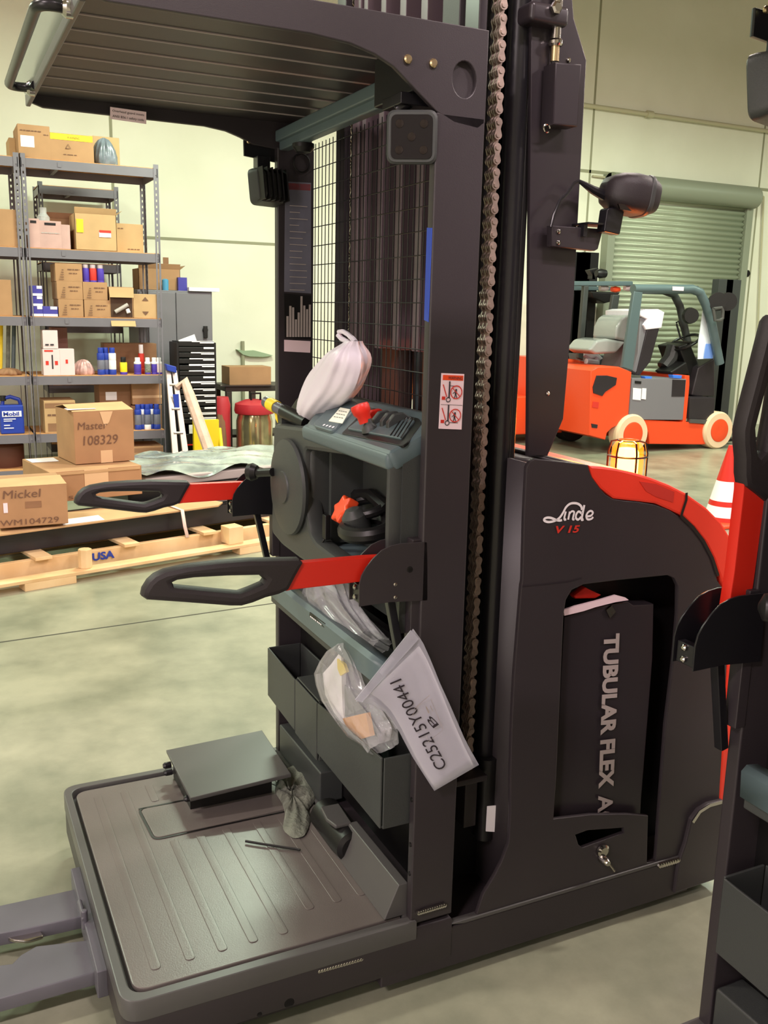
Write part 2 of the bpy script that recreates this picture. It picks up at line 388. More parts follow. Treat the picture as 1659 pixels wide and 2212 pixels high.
    q=sheet('warning_sticker',[s4],-Y_,.0015,'pinkpaper',near); lab(q,'white and orange warning sticker')
    def S(a,b): # a 0..1 across, b 0..1 down
        return s4[0]*(1-a)*(1-b)+s4[1]*a*(1-b)+s4[2]*a*b+s4[3]*(1-a)*b
    sheet('warning_header',[[S(.06,.03),S(.95,.03),S(.95,.12),S(.06,.12)]],-Y_,.0008,'orange',q).location.y-=.001
    text('warning_print','WARNING',S(.28,.105),S(.9,.105)-S(.28,.105),S(.28,.05)-S(.28,.105),'ink',q,lift=.002)
    for k in (0,.42):
        L=[]
        c=S(.66,.33+k)-Y_*.001; L.append((arc(c,.0135,0,2*PI,20,X_,Z_),.0022)); L.append(([c+V((-.009,0,.009)),c+V((.009,0,-.009))],.0018))
        L.append(([S(.08,.2+k),S(.26,.42+k)],.0022)); 
        L.append(([S(.05,.445+k),S(.2,.445+k)],.007))
        strokes('sticker_prohibition',L,.002,'redprint',q,-Y_,.0012)
        L=[([S(.36,.14+k),S(.36,.44+k)],.0032),([S(.38,.22+k),S(.8,.22+k)],.0012) if k==0 else ([S(.4,.53+k-.07),S(.8,.53+k-.07)],.0012),(arc(S(.33,.47+k),.0048,0,2*PI,14,X_,Z_),.0018)]
        L+=[([S(.66,.27+k),S(.66,.29+k)],.004),([S(.66,.29+k),S(.64,.38+k)],.0038),([S(.65,.3+k),S(.52,.36+k)],.0014),([S(.64,.37+k),S(.58,.45+k)],.0018),([S(.65,.37+k),S(.72,.45+k)],.0018)]
        strokes('sticker_figure',L,.002,'ink',q,-Y_,.0014)
    strokes('sticker_frame',[([S(.02,.56),S(.97,.56)],.0008)],.001,'ink',q,-Y_,.0012)
    # --- guard arms
    def zz(pts): return [P(p,y=1.735) for p in Z(300,1140,.3978,pts)]
    ho=zz([(15,372),(22,335),(50,290),(85,258),(140,232),(260,205),(430,185),(600,172),(870,168),(892,190),(850,265),(812,338),(760,362),(690,380),(620,408),(560,425),(500,425),(250,406),(45,392)])
    hi=zz([(182,298),(210,285),(300,272),(480,262),(655,258),(682,282),(670,300),(600,330),(545,350),(450,342),(190,316)])
    rb=zz([(850,185),(905,190),(1225,162),(1430,150),(1440,280),(1190,296),(830,338),(800,345)])
    br=zz([(1178,416),(1178,300),(1190,250),(1215,205),(1250,160),(1300,112),(1350,88),(1400,76),(1545,66),(1548,200),(1548,384),(1345,392)])
    pv=V((.885,0,1.052))
    ys={'near':1.735,'far':2.668}
    for side in('near','far'):
        dy=ys[side]-1.735; O=V((0,dy,0))
        for j,(off) in enumerate((0,.052)):
            q=sheet('arm_bracket_plate',[[p+O+V((0,(-.018+off)*(1 if side=='near' else 1) ,0)) for p in br]],-Y_,.004,'paint' if side=='near' else 'blackm',T,bev=.001)
            if j==0 and side=='near':
                for pp in ((853,1262),(853,1290)):
                    c=P(pp,y=1.717); G().lathe(c,-Y_,[(.004,0),(.004,.002),(.002,.003)],12).done('rivet','chrome',q)
                c=P((885,1230),y=1.717); G().lathe(c,-Y_,[(.007,0),(.007,.001),(.004,.0012),(.004,.0002)],16).done('pivot_hole','black',q)
        sp_=G().box(.782,.80,ys[side]-.012,ys[side]+.032,.99,1.03).done('bracket_spacer','blackm',T,bev=.002)
        for zz_ in (1.0,1.022): G().lathe(V((.781,ys[side]+.012,zz_)),-X_,[(.006,0),(.006,.003),(.003,.005)],12).done('spacer_bolt','chrome',sp_)
        am=D.objects.new('guard_arm',sheet('tmp',[[p+O+V((0,-.0,0)) for p in rb]],-Y_,.024,'red',T,bev=.002).data)
        # arm object with its origin at the pivot so it can be raised
        tmp=D.objects['tmp']; c=WL[tmp]; me=am.data; D.objects.remove(tmp)
        pw=V((pv.x,ys[side],pv.z)); me.transform(Matrix.Translation(c-pw)); COL.objects.link(am); am.parent=T; am.location=pw-WL[T]; WL[am]=pw
        lab(am,'orange-red arm bar')
        h=sheet('arm_handle',[[p+O+V((0,-.008,0)) for p in ho],[p+O+V((0,-.008,0)) for p in hi]],-Y_,.036,'handle',am,bev=.011); lab(h,'black open-loop rubber grip')
        a=V((.862,ys[side],.985)); b=V((.905,ys[side]+.008,.80)); 
        g=G(); d=(b-a).normalized(); s_=d.cross(Y_).normalized()
        g.prism([a-s_*.009,a+s_*.009,b+s_*.009,b-s_*.009],(0,.02,0)); g.done('gas_strut','blackm',T,bev=.002)
        g=G(); g.box(.905,.93,ys[side]-.01,ys[side]+.02,.85,1.12); g.done('arm_mount','paint',T,bev=.002)
    # --- control console
    FX=.86
    o=V((FX,1.76,1.30)); 
    fo=PP([(590,915),(668,924),(845,975),(852,990),(849,1156),(849,1262),(700,1240),(649,1209),(608,1178),(585,1150)],x=FX)
    fo=[V((FX,1.757 if p.y<1.79 else p.y,p.z)) for p in fo]
    fo=rrect(fo,[.02,.01,.02,.01,0,0,.02,.02,.02,.02])
    ho2=rrect(PP([(659,972),(750,985),(832,1010),(829,1100),(827,1222),(743,1211),(727,1205),(682,1171),(670,1152),(663,1112),(658,1060)],x=FX),.012,4)
    q=sheet('console_front',[fo,ho2],-X_,.05,'paint2',T,bev=.011)
    # panel top: inclined plane
    A=V((FX,2.245,1.302));B=V((FX,1.757,1.302));C=V((1.0,2.36,1.372))
    pn=(B-A).cross(C-A).normalized(); pn=pn if pn.z>0 else -pn; pl=(A+pn*.006,pn)
    top=rrect([V((FX-.004,1.75,1.3)),V((FX-.004,2.255,1.3)),V((1.0,2.42,1.37)),V((1.01,1.75,1.374))],[.015,.03,.03,.015])
    top=[p+pn*(pl[0]-p).dot(pn) for p in top]
    tp=sheet('console_top',[top],pn,.045,'tealgrey',T,bev=.012)
    g=G(); g.prism([V((.985,1.75,1.365)),V((1.015,1.75,1.38)),V((1.022,1.75,1.30)),V((.98,1.75,1.30))],(0,.66,0)); g.done('console_back_ridge','paint2',T,bev=.01,seg=3)
    g=G(); g.prism([V((FX-.008,1.757,1.302)),V((FX+.03,1.757,1.318)),V((FX+.03,1.757,1.27)),V((FX-.003,1.757,1.265))],(0,.52,0)); g.done('console_nose','tealgrey',T,bev=.012,seg=3)
    # console box behind (dark interior)
    g=G(); g.box(1.0,1.02,1.757,2.50,.84,1.30); g.box(FX+.02,1.02,2.50,2.53,.99,1.30); g.box(FX+.03,1.02,1.752,1.765,.90,1.30); g.box(FX+.05,1.0,2.20,2.215,1.0,1.30); g.done('console_shell','paint2',T)
    fl=PP([(664,1120),(672,1153),(684,1170),(727,1204),(743,1210)],x=FX+.03); fl.append(V((FX+.03,1.765,fl[-1].z))); bk=[p-V((0,.004,.012)) for p in fl][::-1]; g=G(); g.prism(fl+bk,(.12,0,0)); g.done('console_shelf','tealgrey',T,bev=.002)
    g=G(); g.prism([V((.868,2.255,1.285)),V((.868,2.52,1.275)),V((.868,2.55,.96)),V((.868,2.255,.96))],(.14,0,0)); g.done('console_side_tower','paint2',T,bev=.02,seg=3)
    # tower top pad & clip mirror
    # steering wheel disc
    c=V((.842,2.365,1.125))
    sd=G().lathe(c+X_*.02,-X_,[(.03,-.02),(.128,0),(.133,.01),(.13,.018),(.10,.024),(.045,.026),(.043,.030),(.002,.032)],48).done('steering_disc','paint2',T)
    lab(sd,'large round steering disc')
    k=P((560,1072),x=.80)
    g=G(); g.cyl(c+V((-.01,.075,.03)),c+V((-.035,.13,.02)),.012); g.lathe(c+V((-.03,.135,.02)),V((-.6,.5,0)),[(.004,0),(.02,.006),(.026,.02),(.022,.034),(.006,.042)],20); g.done('steering_knob','black',sd)
    # star knob grip, cups in the opening
    c2=P((757,1110),x=.92)
    g=G(); pts=[]
    for i in range(12):
        r=.043 if i%2==0 else .028
        pts.append(c2+(Y_*math.cos(PI*i/6)+V((.5,0,.86))*math.sin(PI*i/6))*r)
    g.prism(pts,V((-.03,0,.018))); g.done('star_knob','orange',T,bev=.007,seg=3)
    c3=P((790,1105),x=.95)
    def ring(c,ry,rx,r,tl): return [c+Y_*ry*math.cos(a)+V((1,0,tl)).normalized()*rx*math.sin(a) for a in [2*PI*i/20 for i in range(21)]]
    g=G(); g.tube(ring(P((790,1095),x=.955),.062,.05,.015,.3),.013,10); g.tube(ring(P((795,1140),x=.93),.066,.055,.018,.2),.020,10); g.tube([P((735,1085),x=.98),P((760,1070),x=.98),P((800,1068),x=.98),P((835,1100),x=.98)],.016,8); g.done('steering_grip','black',T)
    g=G(); a=P((755,1120),x=.895); g.lathe(a+V((.03,0,-.045)),V((-.35,0,1)),[(.03,0),(.034,.02),(.032,.055),(.018,.072),(.003,.076)],24); g.done('control_grip','paint2',T)
    g=G(); a=P((705,1140),x=.885); g.box(a.x-.008,a.x+.008,a.y-.012,a.y+.012,a.z-.03,a.z+.035); g.cyl(a+V((-.005,.0,-.03)),a+V((-.02,.015,-.06)),.003); g.done('ignition_key','black',T,bev=.003)
    # display module
    def TL(n,pts,m,t,par=tp,bev=0,lift=.0): return sheet(n,[[p+pn*lift for p in PP(pts,pl=pl)]],pn,t,m,par,bev=bev)
    q=sheet('display_module',[rrect([p+pn*.008 for p in PP([(731,865),(771,873),(776,880),(722,935),(714,936),(682,926),(680,920)],pl=pl)],.005,3)],pn,.012,'tealgrey',tp,bev=.003)
    d=PP([(735,880),(756,884),(739,914),(710,909)],pl=(pl[0]+pn*.0095,pn)); sc=sheet('display_screen',[d],pn,.0015,'lcd',q)
    g=G()
    for i in range(3):
        A2=d[0]*(1-(.25+.22*i))+d[3]*(.25+.22*i);B2=d[1]*(1-(.25+.22*i))+d[2]*(.25+.22*i)
        for k2 in range(4): g.tube([A2.lerp(B2,.15+k2*.2)+pn*.001,A2.lerp(B2,.28+k2*.2)+pn*.001],.0008,4)
    g.done('display_digit','ink',q)
    g=G()
    for i in range(4):
        c4=P((700+i*6.5,918+i*1.6),pl=(pl[0]+pn*.009,pn)); g.lathe(c4,pn,[(.004,0),(.003,.001)],10)
    g.done('display_button','white',q)
    # lever block
    q=sheet('lever_tray',[rrect([p+pn*.002 for p in PP([(795,880),(905,905),(912,915),(880,958),(870,965),(738,938),(790,885)],pl=pl)],.008,3)],pn,.006,'black',tp,bev=.001)
    q2=sheet('lever_plate',[rrect([p+pn*.006 for p in PP([(802,890),(898,912),(868,952),(752,930)],pl=pl)],.006,3)],pn,.006,'tealgrey',tp,bev=.002)
    e1=P((898,912),pl=pl);e0=P((802,890),pl=pl)
    ex=(e1-e0).normalized(); ey=pn.cross(ex)
    for i,(px,py) in enumerate([(803,918),(820,921),(838,924),(852,927)]):
        c5=P((px+8,py-10),pl=pl); mm='red' if i==0 else 'paint2'
        g=G(); g.prism([c5-ex*.009+ey*.035-pn*.002,c5-ex*.009+ey*.022+pn*.020,c5-ex*.009+pn*.027,c5-ex*.009-ey*.022+pn*.018,c5-ex*.009-ey*.032-pn*.002],ex*.015); 
        l=g.done('finger_lever',mm,tp,bev=.003); 
        if i==0: lab(l,'red lever segment')
    g=G()
    for i in range(4):
        a5=P((874+i*7,904+i*1.6),pl=pl)+pn*.0065; b5=P((846+i*7.5,946+i*1.6),pl=pl)+pn*.0065; g.tube([a5,b5],.0016,5)
    g.done('plate_slot','black',tp)
    c6=P((800,932),pl=pl); 
    g=G(); g.lathe(c6,V((-.25,.1,1)),[(.02,0),(.018,.01),(.01,.02),(.009,.03)],16); g.done('stop_button_neck','paint2',tp)
    g=G(); cc=c6+V((-.008,.008,.020)); ax=V((-.35,.22,1)).normalized(); g.lathe(cc,ax,[(.015,0),(.016,.016),(.021,.024),(.0225,.038),(.02,.044),(.004,.046)],24); q=g.done('emergency_stop_button','red',tp,bev=0); lab(q,'red mushroom emergency stop button')
    # small handle tube with yellow band at the far side of the console
    a7=P((575,868),x=.86);b7=P((664,915),x=.90)
    g=G(); g.tube([a7,a7.lerp(b7,.55)],.0165,16); gh=g.done('side_tube','steel',T)
    g=G(); g.tube([a7.lerp(b7,.45),b7],.0195,16); g.done('tube_grip','black',gh)
    g=G(); g.tube([a7.lerp(b7,.1),a7.lerp(b7,.27)],.0185,20); q=g.done('yellow_band','yellow',gh); lab(q,'yellow band')
    dd=a7.lerp(b7,.2)
    g=G(); g.prism([dd+V((0,.0,-.012)),dd+V((.0,-.02,-.012)),dd+V((0,-.03,-.045)),dd+V((0,-.012,-.035))],(.002,0,0)); g.done('band_tail','yellow',gh)
    pad=PP([(610,905),(640,860),(660,850),(672,852),(672,905),(640,915)],x=.93)
    sheet('side_pad',[rrect(pad,.01,4)],-X_,.03,'black',T,bev=.006)
    # --- storage lip, bins
    g=G(); near_=V((.868,1.765,.805)); far_=V((.876,2.47,.782))
    rows=[]
    for i in range(9):
        t=i/8; y=1.765+.84*t; x=.862+.010*t*t; z=.812-.014*t
        rows.append([V((x+.040,y,z+.006)),V((x+.012,y,z+.010)),V((x,y,z)),V((x+.004,y,z-.052)),V((x+.03,y,z-.056))])
    g.grid(rows); lp=g.done('storage_tray_lip','tealgrey',T,solid=-.006)
    g=G(); g.box(.88,1.02,1.76,2.60,.725,.76); g.done('storage_tray','paint2',T,bev=.004)
    s5=PP([(668,1333),(698,1350),(703,1356),(674,1340)],x=.864); q=sheet('lip_sticker',[PP([(669,1322),(702,1347),(700,1356),(668,1331)],x=.8645)],-X_,.0015,'black',T)
    u5=PP([(670,1330),(699,1352),(701,1348),(672,1326)],x=.8625); strokes('sticker_print',[([u5[0].lerp(u5[1],a_),u5[0].lerp(u5[1],a_+.09)],.0035) for a_ in (.05,.17,.29,.41,.56,.68,.80)],.003,'white',q,-X_,.002)
    g=G(); g.box(1.0,1.022,1.745,2.66,.20,.80); g.done('bin_back_wall','black',T)
    def bin_(x0,y0,x1,y1,zt0,zt1,zb,back=.985,t=.006,closed=False,m='paint2'):
        """front edge runs from (x0,y0) near end to (x1,y1) far end"""
        g=G(); F0=V((x0,y0,0));F1=V((x1,y1,0)); k=(F1-F0).normalized(); n_=V((k.y,-k.x,0))  # n_ points to +x
        def wall(a,b,za,zb_,zbot):
            d=(b-a).normalized(); s=V((-d.y,d.x,0))*t
            vs=[a+Z_*zbot,b+Z_*zbot,b+Z_*zb_,a+Z_*za]; g.prism(vs,s)
        wall(F0,F1,zt0,zt1,zb)
        B0=V((back,y0,0));B1=V((back,y1,0))
        wall(B0,F0,zt0+.0,zt0,zb); wall(F1,B1,zt1,zt1,zb); wall(B1,B0,zt1,zt0,zb)
        g.prism([F0+Z_*zb,F1+Z_*zb,B1+Z_*zb,B0+Z_*zb],(0,0,.006))
        if closed: g.prism([F0+Z_*zt0,F1+Z_*zt1,B1+Z_*zt1,B0+Z_*zt0],(0,0,.006))
        return g
    bin_(.872,2.352,.882,2.622,.566,.568,.41).done('storage_bin','paint2',T,bev=.002)
    bin_(.866,2.165,.872,2.348,.572,.570,.405,closed=True).done('storage_bin','paint2',T,bev=.002)
    bin_(.860,1.752,.866,2.161,.607,.574,.43).done('storage_bin','paint2',T,bev=.002)
    g=G(); g.prism([V((.868,1.745,.19)),V((.905,1.745,.275)),V((.93,1.745,.275)),V((.93,1.745,.19))],(0,.30,0)); g.done('floor_kick_panel','rim',T,bev=.003)
    g=G(); g.box(.925,1.0,2.30,2.655,.19,.29); g.done('rear_toe_box','paint2',T,bev=.006)
    # motor cover by the pedal
    g=G(); c8=P((775,1795),x=.93); c8=V((.90,c8.y,.225)); g.lathe(c8-Y_*.03,Y_,[(.03,0),(.042,.008),(.046,.05),(.046,.19),(.035,.2)],24); g.done('drive_motor_cover','black',T)
    g=G(); p8=PP([(692,1742),(732,1734),(760,1776),(725,1783),(705,1768)],z=.278); g.prism(p8,(0,0,-.012)); g.done('motor_cover_tab','rim',T,bev=.004)
    # raised pedal plate
    A9=P((359,1620),z=.262);B9=P((566,1577),z=.285);C9=P((628,1668),z=.285);D9=P((411,1724),z=.258)
    n9=(B9-A9).cross(D9-A9).normalized(); n9=n9 if n9.z>0 else -n9
    D9=D9-n9*(D9-A9).dot(n9);C9=C9-n9*(C9-A9).dot(n9)
    pp_=sheet('presence_pedal_plate',[[A9,D9,C9,B9]],n9,.012,'rim',T,bev=.002)
    g=G(); g.box(.575,.82,2.42,2.63,.188,.25); g.done('pedal_base','black',pp_)
    g=G()
    for p in ((362,1653),(364,1668),(408,1724)): G().lathe(P(p,z=.235),-X_,[(.01,-.01),(.01,.008),(.006,.014)],12).done('pedal_bolt','blackm',pp_)
    # --- work lights
    def lamp(cx,y,z,facing,nm='work_light'):
        u,v,w=frame(facing); R=mat4(u,v,w,V((cx,y,z)))
        sq=lambda s,r,d:[R@V((a,b,d)) for a,b in [(p.x,p.y) for p in rrect([V((-s,-s,0)),V((s,-s,0)),V((s,s,0)),V((-s,s,0))],r)]]
        h=G()
        rings=[(.030,.012,-.050),(.046,.016,-.034),(.050,.018,-.008),(.050,.018,.004),(.046,.016,.008)]
        allr=[sq(*k_) for k_ in rings]; n_=len(allr[0])
        vs=[p for r_ in allr for p in r_]
        fs=[(i*n_+k_,i*n_+(k_+1)%n_,(i+1)*n_+(k_+1)%n_,(i+1)*n_+k_) for i in range(4) for k_ in range(n_)]+[tuple(range(n_))[::-1],tuple(4*n_+k_ for k_ in range(n_))]
        h.add(vs,fs); L_=h.done(nm,'paint2' if cx else 'black',T)
        g=G()
        for k_ in range(6): a=-.042+k_*.0168; g.box(a-.002,a+.002,-.044,.044,-.058,-.02,T=R)
        g.done('heat_sink',M['black'],L_)
        g=G(); g.prism(sq(.041,.012,.0085),w*.0015); g.done('lamp_glass','glass',L_,bev=.001)
        g=G()
        for a,b in ((-.024,.024),(.024,.024),(-.024,-.024),(.024,-.024),(0,0)): g.lathe(R@V((a,b,.0098)),w,[(.0085,0),(.008,.001),(.004,.0006)],18)
        g.done('led_reflector','lens',L_)
        return L_
    lamp(.885,1.742,1.937,V((-.62,-1,-.08)))
    g=G(); g.tube([V((.87,1.78,1.99)),V((.90,1.76,2.02))],.014,10); g.box(.86,.95,1.745,1.83,1.998,2.02); g.done('lamp_bracket','blackm',T,bev=.002)
    lamp(.885,2.665,1.935,V((-.35,1,-.15)))
    sheet('lamp_bracket_plate',[[V((.836,YF+.004,2.064)),V((.93,YF+.004,2.060)),V((.93,YF+.004,2.012)),V((.837,YF+.004,2.022))]],-Y_,.008,'blackm',T,bev=.001)
    g=G(); g.box(.862,.90,2.65,2.69,1.985,2.02); g.tube([V((.88,2.668,1.975)),V((.88,2.668,2.02))],.011,12); g.done('lamp_bracket','blackm',T,bev=.002)
    g=G()
    for p in ((537,306),(579,309)): g.lathe(P(p,y=YF-.006),-Y_,[(.006,0),(.006,.003),(.004,.005)],12)
    g.done('bracket_bolt','bolt',T)
    # --- mast
    def vbar(n,x0,x1,y0,y1,m='mast',z0=.16,z1=3.0,bev=.003): return G().box(x0,x1,y0,y1,z0,z1).done(n,m,T,bev=bev)
    vbar('mast_rail',1.062,1.082,1.80,1.86); vbar('mast_rail',1.10,1.235,1.862,1.875,'black')
    vbar('mast_rail',1.10,1.16,1.95,2.03,'paint'); vbar('mast_rail',1.062,1.082,2.50,2.56); vbar('mast_rail',1.10,1.235,2.50,2.515,'black')
    G().tube([V((1.183,1.835,.30)),V((1.183,1.835,3.0))],.026,24).done('lift_cylinder','blackm',T)
    G().tube([V((1.183,2.56,.30)),V((1.183,2.56,3.0))],.026,24).done('lift_cylinder','blackm',T)
    # wide outer side plates of the mast
    sp1=[V((1.219,1.80,3.0)),V((1.219,1.80,1.27)),V((1.25,1.80,1.275)),V((1.305,1.80,1.365)),V((1.312,1.80,2.15)),V((1.27,1.80,2.25)),V((1.27,1.80,3.0))]
    ysp=1.80
    pts=PP([(1150,-200),(1140,985),(1183,985),(1217,905),(1240,640),(1267,130),(1240,40),(1232,-60),(1225,-200)],y=ysp)
    q=sheet('mast_side_plate',[pts],-Y_,.012,'mast',T,bev=.002)
    sheet('mast_side_plate',[[p+V((0,.77,0)) for p in pts]],Y_,.012,'mast',T,bev=.002)
    for p in ((1183,850),(1228,130),(1247,490)): G().lathe(P(p,y=ysp),-Y_,[(.005,0),(.005,.003),(.003,.005)],12).done('plate_bolt','chrome',q)
    vbar('mast_inner_rail',1.20,1.215,1.815,1.90,'black',z0=.2)
    # rails seen through the mesh
    for i,(y0,y1,x0) in enumerate([(2.42,2.445,1.09),(2.375,2.39,1.13),(2.33,2.36,1.10),(2.285,2.295,1.14),(2.235,2.27,1.11),(2.195,2.205,1.15),(2.14,2.175,1.12),(2.105,2.115,1.15)]):
        vbar('mast_inner_rail',x0,x0+.10,y0,y1,'rail' if i%2==0 else 'paint',z0=1.50 if i>1 else .3,bev=.002)
    vbar('mast_backing',1.235,1.24,2.11,2.55,'mast',z0=1.52,bev=0)
    vbar('mast_rail',1.085,1.17,2.455,2.50,'rail')
    # hydraulic hoses behind mesh
    for i in range(3):
        y=2.36+.018*i; G().tube([V((1.25,y,.9)),V((1.25,y-.01,1.2)),V((1.24,y-.02,1.42)),V((1.24,y-.02,1.55))],.009,8).done('hydraulic_hose','tealgrey' if i%2 else 'black',T)
    for i in range(2):
        G().tube([V((1.18,2.06+.03*i,1.2)),V((1.18,2.04+.03*i,1.38)),V((1.18,2.12+.03*i,1.50))],.007,8).done('hydraulic_hose','rubber',T)
    G().tube([V((1.1,1.96,1.505)),V((1.12,2.02,1.512)),V((1.13,2.08,1.50)),V((1.13,2.12,1.49))],.003,8).done('sensor_cable','chrome',T)
    # chains
    def chain(yc,zlo,zhi):
        g=G(); pitch=.0254; n=int((zhi-zlo)/pitch)
        xs=1.122; w=.0385
        for i in range(n):
            z=zlo+i*pitch
            lay=[0,2,4] if i%2==0 else [1,3]
            for l in lay:
                y=yc-w/2+l*(w/5)
                pts=[]
                for k in range(7): a=PI+PI*k/6; pts.append(V((xs+.0095*math.cos(a),y,z+.0095*math.sin(a))))
                pts.append(V((xs+.0055,y,z+pitch/2)))
                for k in range(7): a=PI*k/6; pts.append(V((xs+.0095*math.cos(a),y,z+pitch+.0095*math.sin(a))))
                pts.append(V((xs-.0055,y,z+pitch/2)))
                g.prism(pts,(0,.004,0))
            g.tube([V((xs,yc-w/2-.002,z)),V((xs,yc+w/2-.002,z))],.0055,10)
        return g.done('lift_chain','chain',T)
    chain(1.822,.50,2.62); chain(2.592,.50,2.62)
    g=G(); g.prism([V((1.06,1.76,.50)),V((1.15,1.76,.50)),V((1.15,1.76,.485)),V((1.06,1.76,.485))],(0,.12,0)); g.box(1.105,1.14,1.79,1.85,.35,.49); g.done('chain_anchor','paint',T,bev=.003)
    c9=P((1058,1760),y=1.80)
    g=G(); g.tube([V((1.178,1.81,.30)),V((1.178,1.81,.52))],.024,20); can=g.done('anchor_sleeve','black',T)
    tg=sheet('paper_tag',[PP([(1053,1742),(1074,1740),(1069,1797),(1050,1796)],y=1.783)],-Y_,.002,'paper',can); lab(tg,'white paper tag')
    g=G(); g.box(1.04,1.07,1.80,2.61,.16,.34); g.box(1.07,1.30,1.90,2.61,.145,.30); g.done('mast_foot','mast',T,bev=.003)
    # top clamp & fittings & box on the plate
    g=G(); g.box(1.165,1.262,1.765,1.85,2.195,2.235); cl=g.done('top_clamp','mast',T,bev=.01,seg=3)
    G().lathe(P((1199,18),y=1.763),-Y_,[(.013,0),(.013,.008),(.009,.012)],6).done('clamp_bolt','chrome',cl)
    c10=P((1200,95),y=1.785)
    g=G(); g.cyl(c10+Z_*.0,c10+Z_*.10,.011,16); g.lathe(c10-Z_*.005,Z_,[(.013,0),(.016,.004),(.016,.010),(.013,.014)],16); g.done('hose_fitting','chrome',T)
    g=G(); g.cyl(c10-Z_*.035,c10,.0095,16); g.done('hose_ferrule','bolt',T)
    G().tube([c10-Z_*.035,c10-Z_*.09],.008,10).done('hydraulic_hose','rubber',T)
    bx=PP([(1193,137),(1249,142),(1241,275),(1187,271)],y=1.762)
    q=sheet('cable_box',[[V((p.x,1.75,p.z)) for p in bx]],-Y_,.045,'mast',T,bev=.003)
    G().tube(arc(P((1181,277),y=1.765),.008,0,2*PI*.85,12,X_,Z_),.0022,6).done('cable_clip','chrome',q)
    sheet('box_label',[PP([(1174,215),(1184,216),(1182,245),(1173,244)],y=1.79)],-Y_,.002,'paper',T)
    # rear work light bracket
    q=sheet('rear_lamp_bracket',[PP([(1192,487),(1296,494),(1302,500),(1292,538),(1285,542),(1192,532)],y=1.765)],-Y_,.02,'mast',T,bev=.002)
    for p in ((1206,500),(1205,524)): G().lathe(P(p,y=1.765),-Y_,[(.005,0),(.005,.003),(.003,.004)],12).done('bracket_bolt','chrome',q)
    g=G(); a=P((1265,480),y=1.75);b=P((1330,484),y=1.75); g.box(a.x,b.x,1.74,1.80,a.z-.004,a.z); g.box(a.x,a.x+.01,1.755,1.775,a.z-.03,a.z); g.tube([P((1306,482),y=1.76),P((1305,502),y=1.76)],.007,10); g.done('bracket_arm','blackm',q)
    c=P((1356,420),y=1.75)
    # barrel shaped lamp body pointing right/down
    ax=V((.95,-.2,-.12)).normalized(); u,v,w=frame(ax)
    hl=G(); R=mat4(u,v,w,c)
    secs=[(-.062,.018),(-.052,.034),(-.03,.046),(0,.051),(.03,.050),(.052,.043),(.06,.038)]
    rs=[]
    for d,s in secs: rs.append([R@V((p.x*1.1,p.y*.86,d)) for p in rrect([V((-s,-s,0)),V((s,-s,0)),V((s,s,0)),V((-s,s,0))],s*.7)])
    n_=len(rs[0]); hl.add([p for r_ in rs for p in r_],[(i*n_+k_,i*n_+(k_+1)%n_,(i+1)*n_+(k_+1)%n_,(i+1)*n_+k_) for i in range(len(rs)-1) for k_ in range(n_)]+[tuple(range(n_))[::-1],tuple((len(rs)-1)*n_+k_ for k_ in range(n_))])
    L3=hl.done('rear_work_light','handle',T)
    g=G(); rr2=[R@V((p.x*1.12,p.y*.9,.028)) for p in rrect([V((-.05,-.05,0)),V((.05,-.05,0)),V((.05,.05,0)),V((-.05,.05,0))],.035)]; g.prism(rr2,w*.012); g.done('lamp_bezel','paint2',L3,bev=.003)
    a=c+V((-.045,0,-.035)); g=G(); g.prism([a+V((-.02,-.015,.0)),a+V((.03,-.015,.01)),a+V((.02,-.015,-.055)),a+V((-.025,-.015,-.05))],(0,.03,0)); g.done('lamp_yoke','blackm',L3,bev=.004)
    sheet('lamp_lens_side',[PP([(1336,440),(1350,442),(1365,456),(1340,452)],y=1.70)],-Y_,.004,M['lens'],L3)
    g=G(); g.tube(PP([(1305,422),(1280,410),(1262,398),(1250,391),(1240,396),(1225,418),(1210,432),(1196,465),(1190,490)],y=1.76),.0035,8,rr=[.012,.009,.006,.004,.0035,.0035,.0035,.0035,.0035]); g.done('lamp_cable','blackm',L3)
    # --- rear body
    def zb(pts,s=.3490,ox=1080,oy=940): return PP(Z(ox,oy,s,pts),y=YN)
    z4=lambda pts: PP(Z(940,1240,.43339,pts),y=YN)
    right=V((1.925,YN,.16))
    body=zb([(165,200),(185,165),(215,146),(400,165),(545,185),(552,215),(570,260),(620,330),(655,368),(700,395),(770,405),(850,412),(960,430),(1050,465),(1120,510),(1200,590),(1270,680),(1320,780),(1345,900)])
    body+=[V((1.83,YN,.90)),V((1.857,YN,.75)),V((1.873,YN,.50)),V((1.886,YN,.30))]
    body+=z4([(1420,1180),(1330,1215),(1285,1270),(1270,1310),(1245,1430),(1100,1445),(880,1500),(560,1600),(400,1640),(200,1720),(240,1600),(300,1500),(335,1430),(368,1340),(376,1200),(376,1000),(385,700),(395,500),(415,250),(430,60)])
    body+=[p for p in zb([(140,900),(150,500)])]
    pocket=z4([(590,1222),(605,1000),(625,550),(640,210),(652,130),(680,80),(740,52),(900,32),(1160,6),(1192,22),(1210,60),(1208,200),(1190,420),(1150,750),(1120,1150),(1100,1430),(1056,1440),(1062,1205),(960,1197),(780,1200)])
    slot=z4([(700,1300),(760,1278),(940,1265),(942,1290),(900,1305),(735,1365),(715,1350)])
    bp_=sheet('body_side_panel',[body,pocket,slot],-Y_,.012,'paint',T,bev=.002); lab(bp_,'dark grey side panel with battery pocket')
    # seam
    strokes('panel_seam',[zb([(140,935),(300,920),(440,902),(505,884)])],.003,'mast',bp_,-Y_,.0012)
    # battery inside
    bat=PP(Z(940,1240,.43339,[(645,215),(700,195),(760,175),(960,135),(988,155),(1090,150),(1085,420),(1020,1240),(585,1260)]),y=YN+.03)
